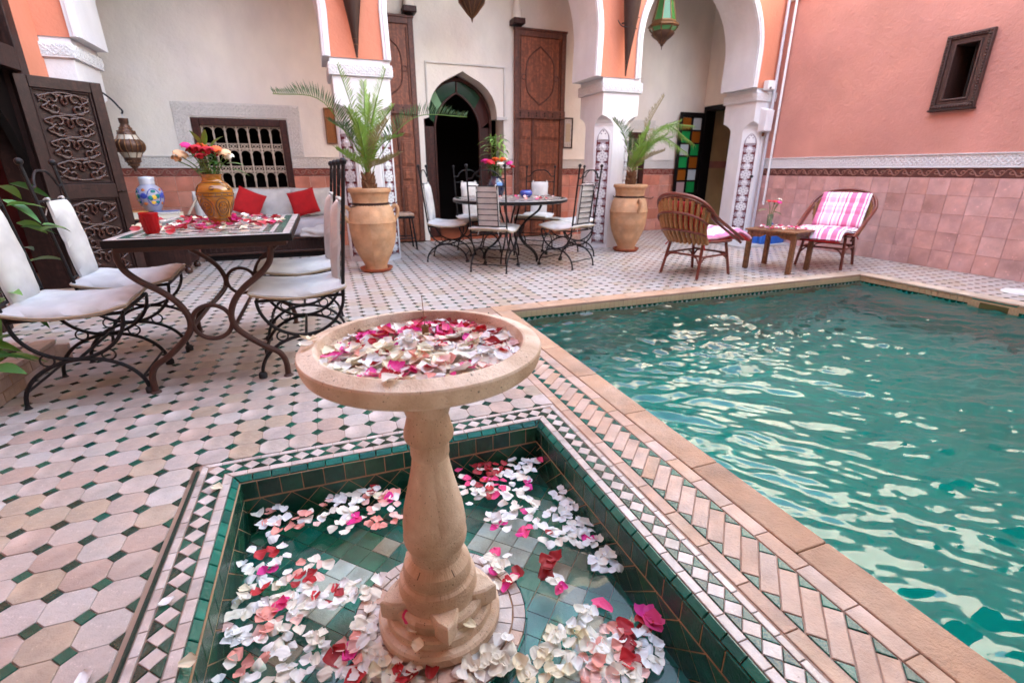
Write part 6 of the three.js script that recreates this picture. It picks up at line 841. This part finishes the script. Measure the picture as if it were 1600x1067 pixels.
function palm(x, z, label, seed, fr) {
  const R = rng(seed), t = thing('potted_palm', label, 'palm', [x, 0.845, z]);
  const nub = []; for (let i = 0; i < 22; i++) { const a = R() * 6.3, y = R() * 0.16, r = 0.055 * (1 - y * 2.2) + 0.014; nub.push(new THREE.ConeGeometry(0.028, 0.085, 6).rotateX(0.5).rotateY(a).translate(r * Math.sin(a), y + 0.04, r * Math.cos(a))); } part('trunk', nub.concat([rod([0, -0.02, 0], [0, 0.2, 0], 0.055, 0.03, 8)]), mat('palm_bark' + seed, [0.17, 0.075, 0.03], { roughness: 0.95, map: again(T.clay, 6) }), t);
  for (const [dx, dy, dz, lift, dr, k] of fr) { const tip = V(dx, dy - 0.845, dz), hl = Math.hypot(dx, dz), m1 = V(dx * 0.10, 0.22 + 0.1 * lift, dz * 0.10), m2 = V(dx * 0.48, Math.max(tip.y, 0.2) * 0.62 + 0.28 * lift, dz * 0.48); const path = [V(0.01 * Math.sign(dx), 0.08, 0), m1, m2, tip], m = k === 2 ? M.palm_straw : k ? M.palm_dark : M.palm_green; const L = 0.12 + 0.05 * Math.min(1.4, hl + Math.abs(tip.y) * 0.6) + (k === 1 ? 0.03 : 0);
    const s = part('frond', k === 1 && hl > 0.7 ? frond(R, path, 0.20, 46, 0.0055, 0.15, 0.34, 0.5, 0.75) : frond(R, path, L, 40, 0.0054, dr, 0.26, 0.75, 0.45), m, t); part('rachis', tube(path, 0.0045, 20, 5), k === 2 ? M.palm_straw : M.stem_green, s); }
  return t;
}
jar(0.48, -5.60, 'terracotta jar with an iron band before the pier left of the round table', 0.6); jar(3.90, -5.83, 'terracotta jar with an iron band before the pier right of the round table', 1.9);
palm(0.48, -5.60, 'wide palm with long side fronds in the jar left of the round table', 5, [[-0.80, 1.74, 0.10, 1.1, 0.5, 1], [1.06, 1.60, 0.15, 0.95, 0.35, 1], [-0.20, 2.02, 0.12, 0.2, 0.25, 0], [0.26, 2.02, 0.05, 0.25, 0.3, 0], [0.02, 1.86, 0.25, 0.2, 0.3, 0], [0.12, 1.72, 0.30, 0.3, 0.3, 0], [-0.16, 1.62, 0.32, 0.5, 0.4, 0], [0.28, 1.66, 0.28, 0.4, 0.4, 0], [-0.34, 1.52, 0.22, 0.5, 0.5, 1], [0.36, 1.40, 0.22, 0.5, 0.5, 0], [-0.30, 1.26, 0.3, 0.2, 0.5, 0], [0.30, 1.22, 0.3, 0.2, 0.5, 2], [0.10, 1.80, -0.2, 0.2, 0.3, 0], [-0.08, 1.50, 0.36, 0.3, 0.3, 0], [0.2, 1.52, 0.38, 0.3, 0.3, 2]]);
palm(3.90, -5.83, 'leaning palm with drooping fronds in the jar right of the round table', 6, [[-0.40, 1.66, 0.10, 0.5, 0.3, 1], [0.32, 1.96, 0.12, 0.25, 0.25, 2], [0.74, 1.40, 0.25, 1.5, 1.1, 0], [0.86, 1.62, 0.10, 1.0, 0.9, 0], [0.56, 1.66, 0.2, 0.6, 0.4, 0], [0.62, 1.28, 0.3, 1.25, 1.2, 0], [0.30, 1.50, 0.3, 0.3, 0.4, 0], [0.08, 1.56, 0.2, 0.2, 0.3, 0], [-0.05, 1.34, 0.3, 0.2, 0.4, 0], [0.24, 1.30, 0.34, 0.3, 0.5, 2], [0.42, 1.46, 0.24, 0.6, 0.5, 0], [0.16, 1.64, 0.1, 0.2, 0.3, 0]]);
// ---------- bench, chest and what lies on them ----------
function pillow(w, h, th, m, parent, pos, rot, name = 'pillow') { const n = 12, p = [], idx = []; for (const s of [1, -1]) for (let i = 0; i <= n; i++) for (let j = 0; j <= n; j++) { const u = i / n * 2 - 1, v = j / n * 2 - 1, e = Math.pow((1 - u * u) * (1 - v * v), 0.42), pin = 1 - 0.07 * (1 - Math.abs(u * v)) ; p.push(u * w / 2 * (1 - 0.06 * (1 - v * v)), v * h / 2 * (1 - 0.06 * (1 - u * u)), s * th / 2 * e + 0.004 * Math.sin(5 * u + 3 * v)); } const S = (n + 1) * (n + 1); for (let i = 0; i < n; i++) for (let j = 0; j < n; j++) { const a = i * (n + 1) + j, b = a + 1, c = a + n + 1, d = c + 1; idx.push(a, c, b, b, c, d, S + a, S + b, S + c, S + b, S + d, S + c); } const g = new THREE.BufferGeometry(); g.setAttribute('position', new THREE.Float32BufferAttribute(p, 3)); g.setIndex(idx); g.computeVertexNormals(); const o = part(name, uvm(toCreasedNormals(g, 1.2)), m, parent, pos); o.rotation.set(...rot); return o; }
{
  const t = thing('cushioned_bench', 'low carved bench with white mattress and back cushions under the lattice window', 'bench', [-0.68, 0, -7.22]);
  part('base', uvm(bevelBox(-0.78, 0.06, -0.42, 0.80, 0.26, 0.36, 0.01)), M.dark_wood, t); part('plinth', uvm(bevelBox(-0.76, 0, -0.40, 0.78, 0.06, 0.33, 0.01)), M.black_wood, t); part('front_rail', uvm(bevelBox(-0.78, 0.235, 0.36, 0.80, 0.265, 0.375, 0.004)), M.carving_wood, t); part('front_rail', uvm(bevelBox(-0.78, 0.075, 0.36, 0.80, 0.10, 0.375, 0.004)), M.carving_wood, t);
  for (let i = 0; i < 26; i++) part('carved_slat', bevelBox(-0.76 + i * 0.06, 0.11, 0.36, -0.73 + i * 0.06, 0.225, 0.370, 0.004), M.dark_wood, t);
  part('mattress', uvm(new RoundedBoxGeometry(1.58, 0.20, 0.80, 4, 0.06).translate(0.01, 0.37, -0.02)), M.grey_cloth, t);
  for (const [x, w] of [[-0.52, 0.54], [0.02, 0.54], [0.54, 0.52]]) pillow(w, 0.42, 0.17, M.cream_cloth, t, [x, 0.635, -0.30], [-0.22, 0, 0.0], 'back_cushion'); pillow(0.34, 0.40, 0.15, M.cream_cloth, t, [-0.70, 0.63, 0.02], [0, 1.1, 0.02], 'side_cushion');
  part('sloping_arm', rod([-0.90, 0.47, 0.30], [-0.70, 0.80, 0.22], 0.014), M.turned_wood, t);
  const a = thing('red_pillow', 'red velvet pillow tilted on the white bench, beside the amber vase', 'pillow', [-0.90, 0.665, -7.28]); pillow(0.34, 0.34, 0.12, M.red_cloth, a, [0, 0, 0], [-0.35, 0.05, -0.42], 'pillow_cover');
  const b = thing('red_pillow', 'red velvet pillow on the white bench, beside the iron chair backs', 'pillow', [-0.24, 0.66, -7.22]); pillow(0.34, 0.34, 0.12, M.red_cloth, b, [0, 0, 0], [-0.35, -0.1, 0.20], 'pillow_cover');
  const th = thing('folded_throw', 'crumpled white throw on the end of the bench behind the iron chairs', 'throw', [-0.10, 0.30, -6.83]); { const g = new THREE.SphereGeometry(0.2, 24, 16), p = g.attributes.position; for (let i = 0; i < p.count; i++) { const x = p.getX(i), y = p.getY(i), z = p.getZ(i), f = 1 + 0.14 * Math.sin(22 * x + 9 * z) + 0.1 * Math.sin(31 * y + 12 * x); p.setXYZ(i, x * 1.0 * f, Math.max(-0.03, y * 0.5) * f, z * 0.55 * f); } g.computeVertexNormals(); part('cloth', uvm(g), M.cream_cloth, th); }
  const c = thing('carved_chest', 'low dark carved chest under the painted jar', 'chest', [-1.70, 0, -6.36]);
  part('case', uvm(bevelBox(-0.30, 0.10, -0.25, 0.28, 0.545, 0.24, 0.008)), M.dark_wood, c); part('lid', uvm(bevelBox(-0.33, 0.546, -0.28, 0.31, 0.585, 0.27, 0.01)), M.black_wood, c);
  for (const x of [-0.26, 0.24]) for (const z of [-0.2, 0.2]) { part('foot', lathe([[0, 0], [0.03, 0.005], [0.04, 0.03], [0.03, 0.055], [0.022, 0.065], [0.036, 0.085], [0.03, 0.10], [0, 0.10]], 16).translate(x, 0, z), M.carving_wood, c); }
  const zz = []; for (let i = 0; i < 6; i++) { const x = -0.24 + i * 0.083; zz.push(rod([x, 0.32, 0.243], [x + 0.041, 0.42, 0.243], 0.007), rod([x + 0.041, 0.42, 0.243], [x + 0.083, 0.32, 0.243], 0.007), ball(0.012, x + 0.041, 0.345, 0.243, 6, 5)); } part('zigzag_carving', zz, M.carving_wood, c); part('carved_moulding', [bevelBox(-0.29, 0.44, 0.24, 0.27, 0.46, 0.25, 0.003), bevelBox(-0.29, 0.28, 0.24, 0.27, 0.30, 0.25, 0.003)], M.carving_wood, c);
  const bk = (x, y, z, w, h, d, m, l, r) => { const o = thing('book', l, 'book', [x, y, z], r); part('cover', [bevelBox(-w / 2, 0, -d / 2, w / 2, 0.004, d / 2, 0.002), bevelBox(-w / 2, h - 0.004, -d / 2, w / 2, h, d / 2, 0.002), bevelBox(-w / 2, 0.004, -d / 2, -w / 2 + 0.004, h - 0.004, d / 2, 0.002)], m, o); part('pages', box(-w / 2 + 0.004, 0.004, -d / 2 + 0.004, w / 2 - 0.005, h - 0.004, d / 2 - 0.005), mat('book_pages', [0.78, 0.72, 0.60], { roughness: 0.9 }), o); };
  bk(-1.83, 0.585, -6.30, 0.20, 0.075, 0.26, mat('orange_book', [0.62, 0.24, 0.06], { roughness: 0.5 }), 'thick orange book at the left end of the dark chest', 0.1); bk(-1.56, 0.585, -6.28, 0.24, 0.05, 0.24, mat('ivory_book', [0.74, 0.66, 0.48], { roughness: 0.5 }), 'ivory book lying on the dark chest under the blue one', 0.05); bk(-1.57, 0.636, -6.285, 0.22, 0.02, 0.22, mat('blue_book', [0.10, 0.16, 0.36], { roughness: 0.4 }), 'thin blue book on top of the ivory book', 0.1);
  const v = thing('painted_jar', 'white ceramic jar painted with blue, green and yellow medallions on the dark chest', 'jar', [-1.70, 0.655, -6.33]); mat('white_glaze', [0.30, 0.30, 0.38], { roughness: 0.3 }); const pj = [[0, 0], [0.065, 0], [0.072, 0.01], [0.10, 0.07], [0.118, 0.13], [0.118, 0.18], [0.10, 0.235], [0.068, 0.265], [0.062, 0.275]]; part('body', lathe(pj, 36), M.white_glaze, v); part('metal_collar', lathe([[0.063, 0.272], [0.068, 0.275], [0.066, 0.31], [0.072, 0.335], [0.064, 0.345], [0, 0.352]], 28), M.metal_grey, v);
  const rj = y => { for (let i = 1; i < pj.length; i++) if (pj[i][1] >= y) { const [r0, y0] = pj[i - 1], [r1, y1] = pj[i]; return r0 + (r1 - r0) * (y - y0) / (y1 - y0); } return 0.07; }; const blob = (a, y, r, m, nm) => { const R2 = rj(y); const g = new THREE.SphereGeometry(r, 12, 8).scale(1, 1, 0.22); g.rotateX(-0.0); g.translate(0, 0, R2 - r * 0.02).rotateY(a).translate(0, y, 0); part(nm, g, m, v); };
  const cb = mat('cobalt_paint', [0.05, 0.07, 0.34], { roughness: 0.2 }), gp = mat('teal_paint', [0.01, 0.16, 0.16], { roughness: 0.2 }), yp = mat('yellow_paint', [0.66, 0.40, 0.05], { roughness: 0.2 }), op = mat('orange_paint', [0.55, 0.17, 0.06], { roughness: 0.2 });
  for (let k = 0; k < 4; k++) { const a = 0.55 + k * PI / 2; const p = []; for (let q = 0; q < 24; q++) { const b = q / 24 * 2 * PI, aa = a + 0.52 * Math.cos(b), y = 0.145 + 0.085 * Math.sin(b); p.push([(rj(y) + 0.001) * Math.sin(aa), y, (rj(y) + 0.001) * Math.cos(aa)]); } part('painted_ring', tube(p, 0.004, 48, 5, true), cb, v); blob(a, 0.20, 0.022, gp, 'painted_leaf'); blob(a - 0.28, 0.14, 0.024, gp, 'painted_leaf'); blob(a + 0.28, 0.155, 0.024, gp, 'painted_leaf'); blob(a, 0.145, 0.024, yp, 'painted_petal'); blob(a - 0.12, 0.095, 0.02, yp, 'painted_petal'); blob(a + 0.24, 0.10, 0.018, gp, 'painted_leaf'); blob(a + PI / 4, 0.16, 0.03, cb, 'painted_diamond'); blob(a + PI / 4, 0.215, 0.018, op, 'painted_petal'); blob(a + PI / 4, 0.085, 0.02, op, 'painted_petal'); }
}
// ---------- lamps and lanterns ----------
mat('frosted_glass', [0.42, 0.36, 0.28], { roughness: 0.4 }); mat('pierced_metal', [0.12, 0.065, 0.045], { roughness: 0.45, metalness: 0.55, map: again(T.clay, 8) });
{
  const t = thing('pierced_lantern', 'pierced brown metal lantern hung on an iron hook by the carved door leaf', 'lantern', [-1.76, 1.05, -6.28]), P = M.pierced_metal;
  part('hook', tube([[-0.16, 0.76, -0.02], [-0.05, 0.66, 0], [-0.01, 0.60, 0], [0.012, 0.565, 0], [0.0, 0.54, 0]], 0.009, 20, 6), M.dark_iron, t); part('chain', rod([0, 0.50, 0], [0, 0.55, 0], 0.004), M.metal_grey, t);
  part('cap', lathe([[0, 0.50], [0.042, 0.50], [0.040, 0.46], [0.034, 0.45], [0.055, 0.40], [0.075, 0.375], [0.082, 0.355], [0.078, 0.35]], 24), P, t); part('upper_glass', lathe([[0.075, 0.355], [0.10, 0.305]], 16), M.frosted_glass, t); part('belly', lathe([[0.10, 0.305], [0.122, 0.28], [0.128, 0.25], [0.122, 0.215], [0.10, 0.185]], 32), P, t); part('lower_glass', lathe([[0.097, 0.185], [0.072, 0.135]], 16), M.frosted_glass, t); part('tip', lathe([[0.074, 0.135], [0.070, 0.115], [0.06, 0.09], [0.035, 0.05], [0.014, 0.025], [0.012, 0.012], [0, 0]], 24), P, t);
  const ribs = []; for (let k = 0; k < 16; k++) { const a = k / 16 * 2 * PI, c = Math.cos(a), s = Math.sin(a); ribs.push(tube([[0.1, 0.305], [0.124, 0.28], [0.131, 0.25], [0.125, 0.215], [0.1, 0.185]].map(([r, y]) => [r * c, y, r * s]), 0.006, 12, 5)); if (k % 2 === 0) ribs.push(rod([0.076 * c, 0.355, 0.076 * s], [0.102 * c, 0.305, 0.102 * s], 0.004), rod([0.099 * c, 0.185, 0.099 * s], [0.074 * c, 0.135, 0.074 * s], 0.004)); for (const [r, y] of [[0.05, 0.41], [0.072, 0.38], [0.064, 0.10], [0.045, 0.065]]) ribs.push(ball(0.008, r * c, y, r * s, 5, 4)); } part('ribs', ribs, M.brass_old, t);
  const m = thing('hanging_lantern', 'dark metal lantern hanging in the middle arch', 'lantern', [2.04, 2.82, -6.85]); part('body', lathe([[0, 0], [0.008, 0.02], [0.016, 0.05], [0.025, 0.07], [0.05, 0.10], [0.10, 0.16], [0.145, 0.21], [0.165, 0.235], [0.165, 0.26], [0.15, 0.28], [0.155, 0.42], [0.10, 0.52], [0.03, 0.56]], 24), P, m); const r2 = []; for (let k = 0; k < 12; k++) { const a = k / 12 * 2 * PI, c = Math.cos(a), s = Math.sin(a); r2.push(tube([[0.02, 0.06], [0.06, 0.10], [0.11, 0.16], [0.152, 0.21], [0.172, 0.24]].map(([r, y]) => [r * c, y, r * s]), 0.006, 12, 5), ring(0.014, 0.004, 0.160 * c, 0.25, 0.160 * s, 'y', 10, 5)); } part('scroll_ribs', r2, M.brass_old, m); part('chain', rod([0, 0.55, 0], [0, 1.48, 0], 0.006), M.dark_iron, m);
  const g = thing('hanging_lantern', 'green glass lantern hanging in the right arch', 'lantern', [4.65, 2.63, -6.46]); mat('lantern_green', [0.03, 0.15, 0.03], { roughness: 0.12, clearcoat: 0.5 });
  part('tip', lathe([[0, 0], [0.006, 0.02], [0.006, 0.045], [0.02, 0.055], [0.026, 0.08], [0.05, 0.105], [0.11, 0.15], [0.145, 0.185], [0.15, 0.22], [0.14, 0.225]], 18), P, g); part('lower_pane', lathe([[0.15, 0.22], [0.188, 0.265]], 8, 0.3), M.lantern_green, g); part('shoulder', lathe([[0.19, 0.265], [0.212, 0.285], [0.205, 0.30], [0.16, 0.335], [0.155, 0.35]], 8, 0.3), M.brass_old, g); part('glass_bell', lathe([[0.155, 0.35], [0.13, 0.46], [0.10, 0.60], [0.085, 0.72]], 8, 0.3), M.lantern_green, g); const r3 = []; for (let k = 0; k < 8; k++) { const a = k / 8 * 2 * PI + PI / 8 - PI / 8, c = Math.sin(a), s = Math.cos(a); r3.push(tube([[0.157, 0.35], [0.132, 0.46], [0.102, 0.60], [0.087, 0.72]].map(([r, y]) => [r * c, y, r * s]), 0.007, 12, 5), rod([0.152 * c, 0.22, 0.152 * s], [0.19 * c, 0.265, 0.19 * s], 0.008), tube([[0.03, 0.08], [0.06, 0.12], [0.12, 0.165], [0.155, 0.20]].map(([r, y]) => [r * c, y, r * s]), 0.007, 10, 5)); } part('lead_bars', r3, M.brass_old, g); part('cap', lathe([[0.09, 0.72], [0.10, 0.74], [0.05, 0.82], [0.02, 0.90], [0, 0.91]], 16), P, g); part('chain', rod([0, 0.90, 0], [0, 1.67, 0], 0.006), M.dark_iron, g);
  const cone = (x, z, label, y0, lean) => { const s = thing('cone_sconce', label, 'wall light', [x, y0, z]); const h = 1.25, n = 24, pos = [], idx = []; const prof = [[0.004, 0], [0.05, 0.30], [0.105, 0.62], [0.15, 0.95], [0.17, h]]; part('half_cone', new THREE.LatheGeometry(prof.map(p => new THREE.Vector2(...p)), n, -PI / 2, PI), Object.assign(M.rust_metal, { side: THREE.DoubleSide }), s); part('back_plate', extrude([[-0.004, 0], [0.004, 0], [0.17, h], [-0.17, h]], 0.006).translate(0, 0, -0.006), M.rust_metal, s); const dots = []; for (let j = 0; j < 22; j++) for (let k = 0; k <= 8; k++) { const y = 0.12 + j * 0.05, a = -PI / 2 + PI * (k + (j % 2) * 0.5) / 8.5, r = 0.004 + (y / h) * 0.168; dots.push(ball(0.0055, r * Math.sin(a), y, r * Math.cos(a), 4, 3)); } part('punched_dots', dots, M.brass_old, s); const rim = []; for (const q of [-1, 1]) rim.push(rod([q * 0.004, 0, 0.002], [q * 0.17, h, 0.002], 0.006)); part('edge_strip', rim, M.pierced_metal, s); part('wall_bracket', [tube([[-0.09, 0.62, -0.10], [-0.13, 0.58, -0.05], [-0.12, 0.53, 0.0], [-0.02, 0.53, 0.09]], 0.006, 16, 5), rod([-0.09, 0.53, 0.02], [0.10, 0.53, 0.05], 0.006), rod([-0.10, 0.65, 0.02], [0.12, 0.65, 0.06], 0.006), rod([0, 0.6, -0.11], [0, 0.6, 0], 0.01)], M.dark_iron, s); return s; };
  cone(0.52, AZ + 0.10, 'rusty pierced cone sconce on the orange wall above the wider palm', 2.19); const c2 = cone(3.82, AZ + 0.13, 'rusty pierced cone sconce on the orange wall above the smaller palm', 2.20); c2.rotation.y = 0.35;
}
// ---------- planter at the left, blue cloth in the corner ----------
{
  const t = thing('stone_planter', 'low planter edged with pale stone bricks under the left wall', 'planter', [0, 0, 0]), R = rng(12), x1 = -1.555, z0 = -3.42, z1 = -1.7, h = 0.145;
  part('soil', uvm(box(LWX, 0, z0 + 0.08, x1 - 0.08, h - 0.03, z1)), M.soil, t);
  part('core', [box(x1 - 0.085, 0, z0 + 0.006, x1 - 0.004, h - 0.026, z1), box(LWX, 0, z0 + 0.004, x1 - 0.085, h - 0.026, z0 + 0.085)].map(g => uvm(g)), M.grout, t);
  for (let j = 0; j < 2; j++) for (let z = z0 - (j ? 0.09 : 0); z < z1; z += 0.19) { const a = Math.max(z, z0); part('face_brick', uvm(bevelBox(x1 - 0.03, 0.002 + j * 0.058, a + 0.002, x1 + R() * 0.002, 0.056 + j * 0.058, z + 0.187, 0.005), 1, R(), R()), M['bisque_tile_' + Math.floor(R() * 4)], t); }
  for (let z = z0; z < z1; z += 0.175) part('cap_stone', uvm(bevelBox(x1 - 0.09, h - 0.026, z + 0.002, x1 + 0.006, h, z + 0.173, 0.006), 1, R(), R()), M['bisque_tile_' + Math.floor(R() * 4)], t); for (let x = LWX; x < x1 - 0.1; x += 0.18) { part('cap_stone', uvm(bevelBox(x + 0.002, h - 0.026, z0 - 0.004, Math.min(x + 0.178, x1 - 0.093), h, z0 + 0.09, 0.006), 1, R(), R()), M['bisque_tile_' + Math.floor(R() * 4)], t); part('face_brick', uvm(bevelBox(x + 0.002, 0.002, z0 - 0.002, x + 0.178, 0.115, z0 + 0.03, 0.005)), M['bisque_tile_' + Math.floor(R() * 4)], t); }
  const sh = (nm, label, x, z, hh, n, L, W, seed, lo, sx) => { const q = rng(seed), o = thing(nm, label, 'plant', [x, h - 0.03, z]); for (let k = 0; k < 4; k++) part('stem', tube([[0, 0, 0], [(q() - 0.5) * 0.2, hh * 0.5, (q() - 0.5) * 0.2], [(q() - 0.5) * 0.5 + sx * 0.6, hh * (0.7 + 0.3 * q()), (q() - 0.5) * 0.4]], 0.006, 14, 5), M.stem_green, o); for (let i = 0; i < n; i++) { const a = q() * 2 * PI, y = hh * (lo + (1.05 - lo) * q()), r = 0.12 + 0.16 * q(), f = part('leaf', leafGeo(L * (0.7 + 0.6 * q()), W * (0.8 + 0.4 * q()), 0.35), q() < 0.35 ? M.leaf_light : M.leaf_green, o, [r * Math.sin(a) + sx * y * 0.5, y, r * Math.cos(a)]); f.rotation.set(-0.5 + q() * 0.9, a + (q() - 0.5), (q() - 0.5) * 0.8, 'YXZ'); } };
  sh('leafy_shrub', 'leafy green shrub with broad leaves behind the nearest iron chair', -1.66, -3.12, 0.86, 44, 0.15, 0.06, 3, 0.25, 0.22); sh('low_plant', 'low dark green plant in the soil of the planter', -1.74, -2.75, 0.28, 34, 0.12, 0.05, 4, 0.05, 0.1);
  const b = thing('blue_cloth', 'crumpled bright blue cloth on the floor in the corner by the pipes', 'cloth', [6.22, 0.0, -5.62]); { const g = new THREE.SphereGeometry(0.26, 40, 24), p = g.attributes.position; for (let i = 0; i < p.count; i++) { const x = p.getX(i), y = p.getY(i), z = p.getZ(i), f = 1 + 0.16 * Math.sin(17 * x + 6 * z) * Math.sin(13 * y + 4) + 0.10 * Math.sin(33 * z + 20 * x); p.setXYZ(i, x * f, Math.max(0.002, (y + 0.03) * 0.95 * f), z * 0.7 * f); } g.computeVertexNormals(); part('folds', uvm(toCreasedNormals(g, 0.5)), mat('blue_cloth', [0.01, 0.10, 0.42], { roughness: 0.6 }), b); }
  const s = struct('pier_step', 'pale stone step at the foot of the corner pier'); part('slab', uvm(bevelBox(5.55, -0.05, -6.12, 6.5, 0.03, -5.40, 0.008)), mat('grey_slab', [0.55, 0.55, 0.56], { roughness: 0.6, map: again(T.mottle, 1.5) }), s);
}
// ---------- picture ----------
const renderer = new THREE.WebGLRenderer({ antialias: true });
renderer.setSize(1024, 682); renderer.shadowMap.enabled = true; renderer.shadowMap.type = THREE.PCFSoftShadowMap;
renderer.toneMapping = THREE.LinearToneMapping; renderer.toneMappingExposure = EXPOSURE;
renderer.render(scene, camera);
